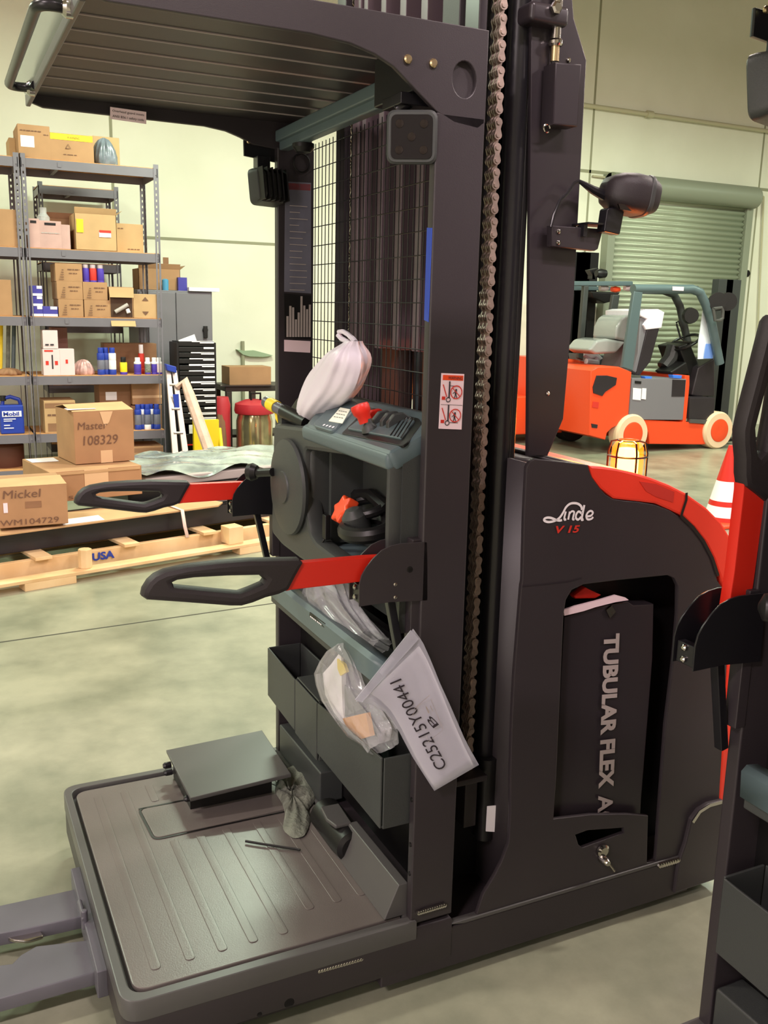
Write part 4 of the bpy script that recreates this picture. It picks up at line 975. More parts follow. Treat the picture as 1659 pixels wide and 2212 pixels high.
# shelf 2
M['pinkcart']=mat('dusty_pink_carton',(188,152,146),.7,var=.08)
for i,r in enumerate(((212,790,291,1005),(298,812,455,1010),(462,832,520,1012))):
    o=boxthing('handled_carton',['dusty pink carton beside the left upright, first of three on the second shelf','dusty pink carton with cut-out handle, middle of three on the second shelf','narrow pinkish carton tucked beside the large taped box'][i],'carton',C1(*r),s1,.3,'pinkcart')
    if i<2: onbox(o,'handle_slot',.25,.84,.75,.93,'black')
    if i==1: prn(o,'TECHNICAL FLUID',.1,.52,.9,.6,'lgrey')
o=boxthing('cardboard_box','open box with folded flaps behind the pink cartons','box',C1(350,750,560,980),s1,.2,'card3',y=SF+.33,open_=True)
o=boxthing('cardboard_box','large box with a yellow sticker and a red-white label on the second shelf','box',C1(566,772,866,1028),s1,.36,'card2',y=SF-.0,open_=True); onbox(o,'yellow_sticker',.04,.48,.2,.84,'yellow',.0045); prn(o,'|||||',.08,.55,.16,.78); onbox(o,'address_label',.57,.38,.86,.52,'paper',.0045); onbox(o,'red_strip',.58,.5,.86,.57,'redprint',.0055)
o=boxthing('cardboard_box','plain square box beside the right upright on the second shelf','box',C1(874,828,1066,1035),s1,.3,'card2',y=SF+.12); prn(o,'G-L / CO',.05,.8,.25,.86); prn(o,'MADE IN USA',.4,.1,.85,.16)
q=G().lathe(P((93,460),y=SF+.25)-Z_*.0,Z_,[(.055,-.16),(.055,.12),(.03,.15),(.03,.2)],16); q=q.done('water_bottle','plast'); tag(q,'clear plastic bottle standing behind the pink cartons','bottle'); q.location.z=s1
o=boxthing('cardboard_box','box on the left unit level with the pink cartons','box',C1(-40,715,118,985),s1,.35,'card',y=SF)
# shelf 3
M['bwbox']=mat('blue_white_carton',(64,60,150),.5)
for i,r in enumerate(((238,1440,318,1516),(236,1365,316,1440),(233,1290,314,1365),(322,1446,430,1520))):
    lb=['lowest small blue-white box against the left upright','middle small blue-white box against the left upright','topmost small blue-white box against the left upright','single small blue-white box beside the small stack'][i]
    zz_=s2+ (P((80,0+1440*.28933+240),y=SF).z-P((80,1516*.28933+240),y=SF).z)*(i if i<3 else 0)
    o=boxthing('filter_box',lb,'box',C1(*r),zz_,.2,'bwbox',group='small blue-white boxes on the third shelf'); onbox(o,'white_band',.02,.02,.98,.25,'white',.003); onbox(o,'white_corner',.5,.7,.95,.98,'white',.003)
hh=P((150,1400*.28933+240),y=SF).z-P((150,1530*.28933+240),y=SF).z
for i,(r,k,lb) in enumerate((((440,1402,620,1530),0,'bottom box of the three-high stack of printed tan boxes'),((427,1262,614,1394),1,'middle box of the three-high stack of printed tan boxes'),((415,1130,611,1258),2,'topmost box of the three-high stack of printed tan boxes'),((632,1406,818,1532),0,'lower box of the two-high stack beneath the spray cans'),((622,1274,800,1402),1,'upper box of the two-high stack, carrying the spray cans'))):
    o=boxthing('cardboard_box',lb,'box',C1(*r),s2+k*(hh+.001),.36,'card',group='printed tan boxes stacked on the third shelf')
    x0,x1,y,z0,z1=o['_f']
    prn(o,'CLEANER',.45,.62,.9,.74);prn(o,'12 x 500',.5,.42,.8,.52)
    strokes('box_print',[([V((x0+.03+.006*j,y-.004,z0+.02+.02*j)),V((x0+.07,y-.004,z0+.02+.02*j))],.006) for j in range(5)],.006,'pen',o,-Y_)
zc=s2+2*(hh+.001)
def can(name,label,cat,px,y,z0,r,h,mats,par=None,group=None,nozzle=False):
    """mats: list of (height fraction, material)"""
    x=P((px,600),y=y).x if not isinstance(px,V) else px.x
    R=root(name,label,cat,(x,y,z0),group)
    z=0;prev=0
    for i,(f,m) in enumerate(mats):
        rr_=r*(1 if i<len(mats)-1 else .72)
        G().lathe(V((x,y,z0+prev*h)),Z_,[(rr_*.96,0),(rr_,.004),(rr_,(f-prev)*h-.006),(rr_*.93,(f-prev)*h)],18).done(['can_base','can_label','can_band','can_cap'][min(i+4-len(mats),3)],m,R)
        prev=f
    return R
for i,(px,m) in enumerate(((185,'purple'),(201,'redprint'),(217,'purple'))):
    can('spray_can',['leftmost of the three white-capped spray cans on the tan boxes','red-banded spray can between two purple ones','rightmost of the three white-capped spray cans on the tan boxes'][i],'spray can',px,SF+.05,zc,.032,.155,[(.12,'purple'),(.8,m),(1,'white')],group='spray cans on the third shelf')
o=boxthing('cardboard_box','open box with a tan flap hanging over the shelf edge, two rolls inside','box',C1(822,1312,990,1538),s2,.34,'card',y=SF)
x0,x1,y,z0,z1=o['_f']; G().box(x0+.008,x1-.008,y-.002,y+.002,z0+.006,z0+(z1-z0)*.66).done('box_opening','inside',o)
g=G(); g.prism([V((x0+.004,y-.003,z0)),V((x1+.01,y-.003,z0)),V((x1+.012,y-.04,z0-.075)),V((x0+.004,y-.04,z0-.075))],(0,.004,0)); g.done('box_flap','card2',o); g=G(); g.prism([V((x0-.005,y-.012,z0+(z1-z0)*.98)),V((x1+.005,y-.012,z0+(z1-z0)*.98)),V((x1,y-.03,z0+(z1-z0)*.66)),V((x0,y-.03,z0+(z1-z0)*.66))],(0,.004,0)); g.done('box_flap','card2',o)
for i,(a,b) in enumerate((((860,1500),(955,1445)),((962,1508),(950,1480)))):
    A=P((a[0]*.28933,a[1]*.28933+240),y=y-.012);B=P((b[0]*.28933,b[1]*.28933+240),y=y-.012 if i==0 else y+.0)
    g=G(); g.tube([A,B],.018,14)
    q=g.done('paper_roll','lgrey' if i==0 else 'white'); tag(q,['long grey roll lying in the open box on the third shelf','white roll seen end-on in the open box on the third shelf'][i],'roll')
o=boxthing('cardboard_box','square box printed with up and down triangles, right end of the third shelf','box',C1(1000,1372,1170,1548),s2,.34,'card2')
x0,x1,y,z0,z1=o['_f']; cx=(x0+x1)/2;hz=z1-z0
for s in (1,-1): 
    c=V((cx,y-.0035,z0+hz*.5+s*hz*.22)); G().add([c+V((-.03,0,0)),c+V((.03,0,0)),c+V((0,0,.035*s))],[(0,1,2) if s>0 else (0,2,1)]).done('box_triangle','pen',o)
G().box(*[P((x,600),y=SF+.3).x for x in (229,286)],SF+.3,SF+.42,zc-.01,zc+.06).done('binder','black'); tag(D.objects['binder'],'flat black case behind the open box on the third shelf','case'); D.objects['binder'].location.z=zc-.01
D.objects['binder'].location.z=s2
D.objects['binder'].scale.z=3.2
o=boxthing('cardboard_box','printed box on the left unit level with the blue-white boxes','box',C1(-60,1252,80,1518),s2,.35,'card')
# shelf 4
o=boxthing('carton','white carton with two black ovals, on top of the red-printed carton','carton',C2(322,100,428,238),s3+(P((110,240*.28933+680),y=SF).z-P((110,440*.28933+680),y=SF).z),.16,'pink'); 
strokes('carton_mark',[([V((o['_f'][0]+k,o['_f'][2]-.004,o['_f'][3]+.035)),V((o['_f'][0]+k+.03,o['_f'][2]-.004,o['_f'][3]+.035))],.014) for k in (.018,.06)],.01,'ink',o,-Y_)
o=boxthing('carton','pinkish-white carton with red print, below the white carton','carton',C2(326,242,446,440),s3,.18,'pink'); onbox(o,'black_stripe',.5,.25,.58,.78,'ink'); onbox(o,'red_mark',.15,.4,.32,.55,'redprint'); onbox(o,'red_mark',.68,.4,.85,.55,'redprint'); onbox(o,'red_mark',.1,.9,.6,.96,'redprint')
o=boxthing('carton','plain pinkish-white carton with one small red mark','carton',C2(450,242,552,440),s3,.18,'pink'); onbox(o,'red_mark',.4,.45,.55,.6,'redprint')
q=blob('plastic_bag','clear bag of red-white tape rolls on the fourth shelf','bag',C2(558,325,705,440),s3,mat('pinkish_clear_bag',(190,150,145),.3,var=.3,scale=20,coat=.6),SF+.03,.14,5)
for i,(a,m) in enumerate(((727,'blue'),(765,'blue'),(815,'paper'))):
    can('spray_can',['left blue-and-white can of three on the fourth shelf','middle blue-and-white can of three on the fourth shelf','right, mostly white can with a blue cap on the fourth shelf'][i],'can',a*.28933,SF+.04+.03*(i==1),s3,.033,.245,[(.2,'blue'),(.55,'silver' if i<2 else 'paper'),(.8,m),(1,'blue')],group='blue and white cans on the fourth shelf')
can('small_can','short dark can with a yellow stripe on the fourth shelf','can',898*.28933,SF+.05,s3,.033,.16,[(.15,'purple'),(.7,'yellow'),(1,'black')])
can('trigger_bottle','red pump bottle with a white nozzle behind the white-capped cans','bottle',1035*.28933,SF+.14,s3,.028,.27,[(.2,'redprint'),(.7,'redprint'),(1,'white')])
for i,a in enumerate((1005,1082,1132,1168)):
    can('spray_can',['first','second','third','fourth'][i]+' from the left of the white-capped cans at the right end of the fourth shelf','can',a*.28933,SF+.05,s3,.033 if i==0 else .028,.155,[(.12,'purple'),(.62,['purple','cloth','purple','pink'][i]),(.75,'white'),(1,'white')],group='white-capped cans on the fourth shelf')
o=boxthing('cardboard_box','long brown box behind the cans on the fourth shelf','box',C2(785,215,1168,430),s3,.2,'card3',y=SF+.36)
o=boxthing('cardboard_box','dark brown box seen under the third shelf on the rear shelving','box',C2(605,85,820,165),1.40,.3,'card3',y=9.98)
o=boxthing('cardboard_box','brown box behind the white cartons on the fourth shelf','box',C2(400,90,500,430),s3,.2,mat('rosy_box',(150,110,100),.8),y=SF+.3)
# shelf 5
o=boxthing('cardboard_box','tan box with dark print bands on the fifth shelf, left','box',C2(338,622,560,866),s4,.36,'card2'); onbox(o,'dark_band',.03,.78,.98,.93,'card3'); prn(o,'Fluor-L',.1,.5,.6,.62); onbox(o,'dark_band',.1,.05,.6,.3,'card3')
o=boxthing('cardboard_box','box behind the large marked box on the fifth shelf','box',C2(752,522,974,866),s4,.3,'card3',y=SF+.2); onbox(o,'white_label',.2,.62,.55,.8,'paper')
o=boxthing('cardboard_box','lower taped box at the right of the fifth shelf','box',C2(985,692,1208,866),s4,.3,'card3',y=SF+.14)
o=boxthing('cardboard_box','upper taped box at the right of the fifth shelf','box',C2(990,522,1206,688),s4+(P((300,692*.28933+680),y=SF+.14).z-P((300,866*.28933+680),y=SF+.14).z)+.002,.3,'card',y=SF+.14); onbox(o,'packing_tape',0,.3,1,.42,'tape')
for i,a in enumerate((995,1030,1068,1095,1140)):
    can('spray_can',['first','second','third','fourth','fifth'][i]+' from the left of the blue-and-white cans on the fifth shelf','can',a*.28933,SF+.04+.03*(i%2),s4,.032,.235,[(.2,'blue' if i!=2 else 'paper'),(.6,'silver'),(.8,'blue' if i%2==0 else 'paper'),(1,'blue')],group='blue and white cans on the fifth shelf')
x=P((26,900),y=SF).x
R=root('oil_jug','blue oil jug with a white brand band on the left shelving unit','jug',(x,SF+.08,s4))
g=G(); hw=.10
prof=[(hw*.98,0),(hw,.01),(hw,.24),(hw*.85,.29),(hw*.5,.31)]
L=rrect([V((x-hw,SF+.01,s4)),V((x+hw,SF+.01,s4)),V((x+hw,SF+.15,s4)),V((x-hw,SF+.15,s4))],.02); g.prism(L,(0,0,.255)); jb=g.done('jug_body','blue',R,bev=.012)
g=G(); g.tube([V((x-.07,SF+.08,s4+.25)),V((x-.06,SF+.08,s4+.31)),V((x+.0,SF+.08,s4+.325)),V((x+.07,SF+.08,s4+.30)),V((x+.085,SF+.08,s4+.25))],.018,10); g.done('jug_handle','blue',R)
G().cyl(V((x-.06,SF+.08,s4+.29)),V((x-.06,SF+.08,s4+.335)),.026).done('jug_cap','black',R)
G().box(x-.08,x+.08,SF+.005,SF+.009,s4+.155,s4+.205).done('brand_band','paper',jb)
text('brand_print','Mobil',V((x-.07,SF+.004,s4+.162)),V((.13,0,0)),V((0,0,.036)),'blue',jb,bold=.03)
strokes('label_line',[([V((x-.07,SF+.006,s4+q_)),V((x-.07+l_,SF+.006,s4+q_))],.008) for q_,l_ in ((.135,.10),(.118,.07),(.08,.05),(.055,.08))],.008,'paper',jb,-Y_)
o=boxthing('cardboard_box','box with a dark band on the lowest level behind the plastic-wrapped panel','box',C2(985,1040,1220,1180),.14+.17,.36,'card',y=SF); onbox(o,'dark_band',.02,.68,.98,.9,'card3'); prn(o,'Fleetrans',.2,.35,.75,.5)
o.location.z-=.17
q=G().lathe(V((P((12,1000),y=9.1).x,9.1,.14)),Z_,[(.16,0),(.165,.01),(.165,.19),(.15,.21)],28).done('steel_drum',mat('rusty_brown_drum',(95,58,45),.6)); tag(q,'rusty brown drum on the bottom of the left shelving unit','drum')
q=blob('folded_bag','brown bagged item on the left shelving unit, fourth shelf','bag',C2(-20,390,160,445),s3,'card3',SF+.02,.2,8)
for i,(a,c) in enumerate(((8,'yellow'),(24,'cloth'),(36,'tealgrey'))):
    X0=P((a,760),y=SF+.2).x; q=G().tube([V((X0-.04,SF+.2,s3)),V((X0,SF+.3,s3+.45))],.018,10).done('tube_stick',c); tag(q,['pale yellow','grey-green','blue-grey'][i]+' long tube leaning on the left shelving unit','tube')
# ================================================================ CABINET, RACK, LADDER, BENCH
CY=9.46
x0=P((330,640),y=CY).x;x1=P((458,640),y=CY).x;zt=P((458,630),y=CY).z
R=root('storage_cabinet','tall grey steel cabinet right of the shelving, boxes on top','cabinet',((x0+x1)/2,CY+.25,0))
x0-=.15
bd=G().box(x0,x1,CY,CY+.5,.03,zt).done('cabinet_body','cab',R,bev=.006)
for i in range(2):
    a=x0+.01+(x1-x0-.02)*i/2; d=G().box(a+.004,a+(x1-x0-.02)/2-.004,CY-.018,CY,.06,zt-.02).done('cabinet_door','cab',R,bev=.004)
c=P((443,715),y=CY-.02); g=G(); g.lathe(c+Z_*.01,-Y_,[(.03,0),(.028,.015),(.02,.02)],16); g.box(c.x-.02,c.x+.02,CY-.05,CY-.018,c.z-.07,c.z+.05); g.done('door_handle','black',d,bev=.006)
def on(z): return zt
o=boxthing('cardboard_box','open brown box with a raised flap on top of the grey cabinet','box',(300,585,389,628),zt,.3,'card',y=CY+.1,open_=True)
o['_f']; q=G().box(*[P((x,560),y=CY+.12).x for x in (352,364)],CY+.12,CY+.125,zt+.2,zt+.32).done('box_flap','card3',o)
q=G().box(*[P((x,610),y=CY+.04).x for x in (385,404)],CY+.04,CY+.14,zt,zt+.13).done('parts_box','bwbox'); tag(q,'small bright blue box on top of the grey cabinet','box')
q=G().box(*[P((x,610),y=CY+.02).x for x in (405,470)],CY-.04,CY+.3,zt,zt+.035).done('paper_pad','paper'); tag(q,'stack of white paper overhanging the cabinet top','paper')
q=G().lathe(V((P((357,610),y=CY+.03).x,CY+.03,zt)),Z_,[(.03,0),(.032,.05),(.032,.1),(.015,.11)],14).done('tape_roll',mat('blue_green_can',(80,150,190),.5)); tag(q,'small blue-green can on the cabinet top beside the upright','can')
# black tray rack
RY=8.9
a=P((388,740),y=RY);b=P((462,740),y=RY);bt_=P((470,935),y=RY)
R=root('tray_rack','tall black tray rack stuffed with white papers, in front of the grey cabinet','tray rack',((a.x+b.x)/2,RY+.15,0))
zt2=a.z; G().box(a.x-.03,a.x-.01,RY,RY+.3,.02,zt2).done('rack_side','black',R); G().box(b.x+.0,b.x+.02,RY,RY+.3,.02,zt2).done('rack_side','black',R); G().box(a.x-.03,b.x+.02,RY+.28,RY+.3,.02,zt2).done('rack_back','black',R)
ys_=[740,752,764,777,791,803,815,828,842,855,868,881,893,905]
rnd=random.Random(2)
for i,py in enumerate(ys_):
    z=P((430,py+8),y=RY).z
    t=G().box(a.x-.01,b.x,RY-.005*i*.6,RY+.27,z,z+.045).done('tray','black',R,bev=.003)
    g=G(); x=a.x+.02+rnd.random()*.1; y_=RY-.005*i*.6-.004
    g.box(b.x-.10-.04*rnd.random(),b.x-.002,y_-.002,y_,z+.028,z+.045)
    if i%5!=1: g.box(x,b.x-.002,y_-.002,y_,z+.040,z+.050+.006*(i%3==1))
    g.done('paper_edge','paper',t)
G().box(a.x-.01,b.x+.01,RY-.05,RY+.27,.4,zt2-.98).done('rack_base','black',R,bev=.004)
z9=P((430,925),y=RY-.05).z; sheet('rack_label',[PP([(408,918),(473,914),(473,932),(409,937)],y=RY-.055)],-Y_,.003,'paper',R)
g=G(); zq=P((430,960),y=RY-.05).z; g.box(a.x,b.x,RY-.056,RY-.05,zq-.006,zq+.006); g.done('red_edge_strip','red',R)
q=sheet('paper_sheet',[PP([(385,735),(420,722),(425,736),(390,740)],y=RY+.05)],-Y_,.003,'paper'); tag(q,'white folded sheet propped on the tray rack top','paper')
# ladder
LY=8.35
A0=P((363,790),y=LY+.25);A1=P((398,1030),y=LY-.1)
R=root('step_ladder','folded aluminium ladder with a blue top cap leaning by the shelving','ladder',A1)
for (t0_,t1_) in (((364,800),(386,1060)),((377,800),(412,1060))):
    g=G(); a=P(t0_,y=LY+.25);b=P(t1_,y=LY-.1); d=(b-a).normalized(); s=V((1,0,0)); g.prism([a-s*.022,a+s*.022,b+s*.03,b-s*.03],(0,.03,0)); g.done('ladder_rail','alu',R,bev=.003)
for k in range(5):
    t=.12+.2*k; a=P((364+22*t,800+260*t),y=LY+.25-.35*t);b=P((377+35*t,800+260*t),y=LY+.25-.35*t); G().tube([a,b],.012,8).done('ladder_rung','alu',R)
q=sheet('ladder_cap',[rrect(PP([(358,786),(381,792),(382,806),(362,801)],y=LY+.2),.01)],-Y_,.08,'blue',R,bev=.006); lab(q,'bright blue ladder top cap')
sheet('ladder_label',[PP([(373,852),(386,851),(388,885),(378,882)],y=LY+.14)],-Y_,.003,'blue',R); sheet('ladder_label',[PP([(390,975),(400,973),(402,1010),(392,1012)],y=LY-.08)],-Y_,.003,'paper',R)
# leaning wrapped post
a=P((390,828),y=LY+.2);b=P((470,1025),y=LY-.1)
q=G().tube([P((382,838),y=LY+.2),P((398,822),y=LY+.2),P((412,860),y=LY+.15),b],.05,8,rr=[.03,.045,.05,.055]).done('wrapped_pole',mat('pale_pink_wrap',(224,190,172),.6,var=.12,scale=12,bump=.5,bscale=15)); tag(q,'pale pink wrapped pole leaning against the tray rack','pole')
q=blob('plastic_bag','pale bag slumped at the foot of the leaning pole','bag',(412,985,470,1035),P((430,1035),y=8.3).z,mat('pale_bag',(215,200,195),.5,var=.2,scale=8),8.25,.25,7); 
q=G().box(*[P((x,985),y=8.7).x for x in (420,474)],8.7,8.75,0,.55).done('plastic_crate','yellow'); tag(q,'yellow edge of a crate behind the leaning pole','crate')
# bench
BY=9.55
a=P((487,838),y=BY);b=P((640,850),y=BY); zt3=a.z+.02
R=root('work_cart','dark steel workbench against the wall with a cardboard box on it','bench',((a.x+b.x)/2,BY+.2,0))
dk=mat('dark_oily_steel',(52,46,40),.5,var=.2)
G().box(a.x,b.x,BY,BY+.5,zt3-.06,zt3).done('bench_top',dk,R,bev=.005)
for x,y in ((a.x+.04,BY+.03),(b.x-.04,BY+.03),(a.x+.04,BY+.46),(b.x-.04,BY+.46),(a.x+.3,BY+.03)): G().box(x-.03,x+.03,y-.03,y+.03,0,zt3-.06).done('leg',dk,R,bev=.004)
G().box(a.x,b.x,BY+.02,BY+.48,.25,.28).done('lower_shelf',dk,R)
g=G(); A=P((497,835),y=BY+.1);B=P((587,800),y=BY+.1); g.box(A.x,B.x,BY+.12,BY+.42,zt3,zt3+.19); q=g.done('cardboard_box','card',None,bev=.003,seg=1); tag(q,'flat tan cardboard box on the dark workbench','box')
q=sheet('steel_tray',[[V((a.x-.06,BY-.02,zt3+.004)),V((a.x+.5,BY-.04,zt3+.004)),V((a.x+.5,BY+.1,zt3+.012)),V((a.x-.02,BY+.1,zt3+.012))]],Z_,.01,'mast'); tag(q,'thin dark tray overhanging the left end of the workbench','tray')
# red topped vacuum
cv=P((553,930),y=9.3)
R=root('shop_vacuum','metal canister with a red lid standing by the workbench','canister',(cv.x,9.35,0))
G().lathe(V((cv.x,9.35,.03)),Z_,[(.17,0),(.19,.03),(.19,.42),(.17,.5)],28).done('canister_body',mat('shiny_tank',(190,180,140),.15,metal=.8,var=.3,scale=5),R)
G().lathe(V((cv.x,9.35,.53)),Z_,[(.2,0),(.21,.03),(.2,.1),(.1,.14)],28).done('canister_lid',mat('pinkish_red_plastic',(190,50,60),.4),R)
G().tube([V((cv.x-.05,9.3,.66)),V((cv.x-.05,9.3,.74)),V((cv.x+.05,9.3,.74)),V((cv.x+.05,9.3,.66))],.012,8).done('lid_handle','black',R)
q=G().lathe(V((cv.x-.34,9.42,.0)),Z_,[(.09,0),(.10,.02),(.10,.62),(.08,.70)],24).done('red_topped_tank',mat('red_tank',(190,55,62),.4)); tag(q,'red tank behind the metal canister under the workbench','tank')
q=G().tube([P((475,870),y=9.4),V((P((478,960),y=9.3).x,9.3,0))],.06,10).done('cardboard_tube','card3'); q.location.z=0.02 if False else q.location.z; tag(q,'brown cardboard tube standing left of the workbench','tube')
# yellow hose reel/plate
yr=P((545,1000),y=8.2)
R=root('spoked_casting','yellow spoked casting lying on the floor by the wrapped panel','casting',(yr.x,8.2,0))
g=G(); c=V((yr.x,8.2,.135)); tilt=V((.35,-.3,.8)).normalized(); u_,v_,w_=frame(tilt); g.tube([c+u_*.22*math.cos(t*PI/10)+v_*.16*math.sin(t*PI/10) for t in range(21)],.03,8)
for k in range(3): g.tube([c+u_*.22*math.cos(k*PI/3+.4)+v_*.16*math.sin(k*PI/3+.4),c-u_*.22*math.cos(k*PI/3+.4)-v_*.16*math.sin(k*PI/3+.4)],.026,8)
g.done('spoked_ring','yellow',R)
G().lathe(c-w_*.03,w_,[(.05,0),(.06,.03),(.04,.08)],16).done('hub','orange',R)
q=blob('red_strap','heap of red strap on the floor below the workbench','strap',(485,965,522,990),.0,'red',8.75,.2,9); 
q=blob('tarp_heap','dark grey tarpaulin heap on the floor beside the yellow casting','tarpaulin',(500,985,600,1030),.0,mat('tarp',(98,100,84),.8,var=.2),8.45,.3,10,fold=.05)
q=G().tube([P((474,925),y=8.75),P((482,1000),y=8.6)],.018,8).done('yellow_stick','yellow'); tag(q,'thin yellow stick beside the tray rack','stick')
# ================================================================ PALLET AND LOAD
PO=V((.243,5.394,0)); PU=V((.968,.2505,0)).normalized(); PV_=V((-PU.y,PU.x,0))
TP=mat4(PU,PV_,Z_,PO)
def pp(a,b,c): return TP@V((a,b,c))
def ploc(px,v): # pixel on the vertical plane at local depth v -> local coords
    q=P(px,pl=(PO+PV_*v,PV_)); return TP.inverted()@q
R=root('wooden_pallet','long pale wooden pallet on the floor carrying dark steel mast parts','pallet',pp(.9,.4,0))
G().box(-1.2,2.6,0,.10,.045,.065,T=TP).done('pallet_board','wood',R,bev=.002)
for v0 in (.16,.85): G().box(-1.2,2.4,v0,v0+.045,.02,.135,T=TP).done('pallet_runner','wood',R,bev=.002)
for i,u0 in enumerate((-.9,-.32,.25,.80,1.35,1.9)): G().box(u0,u0+.10,.12,.98,.135,.155,T=TP).done('pallet_board','wood',R,bev=.002)
for u0 in (-.7,.14,1.55): G().box(u0,u0+.30,.0,.10,.0,.045,T=TP).done('pallet_foot','wood',R,bev=.002)
G().box(-1.2,2.3,.86,.95,.0,.135,T=TP).done('pallet_runner','wood',R,bev=.002)
a=ploc((167,1252),.08); g=G(); g.lathe(pp(a.x+.05,.07,.065),Z_,[(.04,0),(.04,.115)],8); g.done('pallet_block','wood',R,bev=.004)
a=ploc((487,1180),.10); G().box(a.x,a.x+.11,.05,.16,.065,.18,T=TP).done('pallet_block','wood',R,bev=.004)
p1=ploc((200,1238),.16); t_=text('pallet_print','USA',pp(p1.x,.155,.072),PU*(ploc((248,1235),.16).x-p1.x),V((0,0,.05)),'blue',R,bold=.04)
# dark steel channels on the pallet
R=root('mast_section','dark steel mast channels lying on the pallet under flattened cardboard','mast section',pp(1,.4,.155))
for v0,h in ((.30,.14),(.50,.14)):
    g=G(); g.box(-1.2,3.2,v0,v0+.035,.157,.157+h,T=TP); g.box(-1.2,3.2,v0,v0+.14,.157+h-.02,.157+h,T=TP); g.done('steel_channel','mast',R,bev=.003)
G().box(-1.1,3.1,.42,.70,.16,.20,T=TP).done('steel_channel','blackm',R)
cz=.30
cb=[pp(a,b,cz+.003) for a,b in ((-.45,.24),(.05,.20),(1.52,.22),(1.60,.30),(1.52,.55),(-.4,.60))]
q=sheet('cardboard_sheet',[cb],Z_,.012,'card2',bev=.002); tag(q,'flattened cardboard sheet laid over the steel on the pallet','cardboard')
q2=sheet('notice_sheet',[[pp(a,b,cz+.006) for a,b in ((.46,.22),(.72,.22),(.74,.36),(.5,.36))]],Z_,.002,'paper'); tag(q2,'white document lying on the flattened cardboard','paper')
sk=[pp(1.23,.56,.31),pp(1.23,.40,.312),pp(1.24,.20,.306),pp(1.25,.19,.20),pp(1.25,.155,.13)]
g=G(); 
rows=[[p-PU*.012,p+PU*.012] for p in sk]; g.grid(rows); q=g.done('packing_strap',mat('clear_pinkish_strap',(220,195,185),.3),solid=.003); tag(q,'pale plastic strap around the cardboard and pallet','strap')
# big boxes
def bigbox(label,px0,px1,ptop,pbot,v,depth,zb,m,ang=0,name='cardboard_box'):
    a=ploc((px0,pbot),v); b=ploc((px1,ptop),v)
    o_=pp(a.x,v,zb); R_=Matrix.Rotation(ang,4,'Z'); T_=Matrix.Translation(o_)@TP.to_3x3().to_4x4()@R_
    w=b.x-a.x; h=b.z-zb
    q=G().box(0,w,0,depth,0,h,T=T_).done(name,m,None,bev=.004); tag(q,label,'box'); return q,T_,w,h
# box C (left, marked Mickel)
q,T_,w,h=bigbox('box hand-marked WM104729 at the left end of the flattened cardboard',-2,135,1040,1145,.26,.42,.322,'card',ang=math.radians(-13))
fx=lambda T_,a,c,l=.003: T_@V((a,-l,c))
def bt(T_,par,s,a0,c0,a1,c1,m='pen',sh=0): return text('marker_writing',s,fx(T_,a0,c0),fx(T_,a1,c0)-fx(T_,a0,c0),fx(T_,a0,c1)-fx(T_,a0,c0),m,par,shear=sh,lift=.0005)
bt(T_,q,'Mickel',w*.08,h*.72,w*.62,h*.92,sh=.1); bt(T_,q,'WM104729',w*.02,h*.06,w*.86,h*.2)
G().box(w*.39,w*.62,-.002,.0,h*.46,h*.62,T=T_).done('box_emblem','card3',q); G().box(w*.08,w*.14,-.003,.0,h*.38,h*.62,T=T_).done('barcode_label','pinkpaper',q)
g=G(); g.prism([T_@V((0,0,h)),T_@V((w,0,h)),T_@V((w*.98,.2,h+.02)),T_@V((0,.2,h+.012))],(0,0,.003)); g.done('box_flap','card2',q)
# box B wide
q,T_,wB,hB=bigbox('wide taped box beneath the box hand-marked 108329',113,300,1003,1122,.62,.62,.362,'card',ang=math.radians(-4))
G().box(wB*.36,wB*.62,-.003,0,hB*.45,hB,T=T_).done('packing_tape','tape',q); G().box(wB*.02,wB*.98,-.006,.0,hB*.88,hB*.96,T=T_).done('box_flap','card2',q); bt(T_,q,'Scan',wB*.18,hB*.06,wB*.42,hB*.17)
nt_=sheet('packing_slip',[[T_@V((a,b,hB+.004)) for a,b in ((-.02+wB*.05,.42),(wB*.3,.40),(wB*.32,.56),(wB*.02,.58))]],Z_,.002,'paper',q)
# box A
topz=.362+hB
q,T_,w,h=bigbox('box hand-marked 108329 with a taped open lid, on top of the wide box',163,283,884,998,.80,.40,topz+.004,'card',ang=math.radians(-5))
bt(T_,q,'Master',w*.06,h*.66,w*.55,h*.80,sh=.1); bt(T_,q,'108329',w*.14,h*.36,w*.72,h*.54,sh=.1)
G().box(w*.42,w*.62,-.003,0,0,h*.24,T=T_).done('packing_tape','tape',q)
g=G(); g.add([fx(T_,w*.43,h*.99),fx(T_,w*.65,h*.99),fx(T_,w*.58,h*.78),fx(T_,w*.5,h*.7)],[(3,2,1,0)]); g.done('packing_tape','tape',q)
g=G(); g.prism([T_@V((-.005,0,h)),T_@V((w,0,h)),T_@V((w*.98,.19,h+.035)),T_@V((-.01,.19,h+.03))],(0,0,.004)); g.done('box_flap','card2',q); g=G(); g.prism([T_@V((-.005,.21,h+.03)),T_@V((w,.21,h+.035)),T_@V((w,.4,h)),T_@V((-.005,.4,h))],(0,0,.004)); g.done('box_flap','card2',q)
sheet('packing_slip',[[T_@V((a,b,h+.012+b*.15)) for a,b in ((-.03,.02),(w*.4,.03),(w*.38,.10),(-.02,.12))]],Z_,.002,'paper',q)
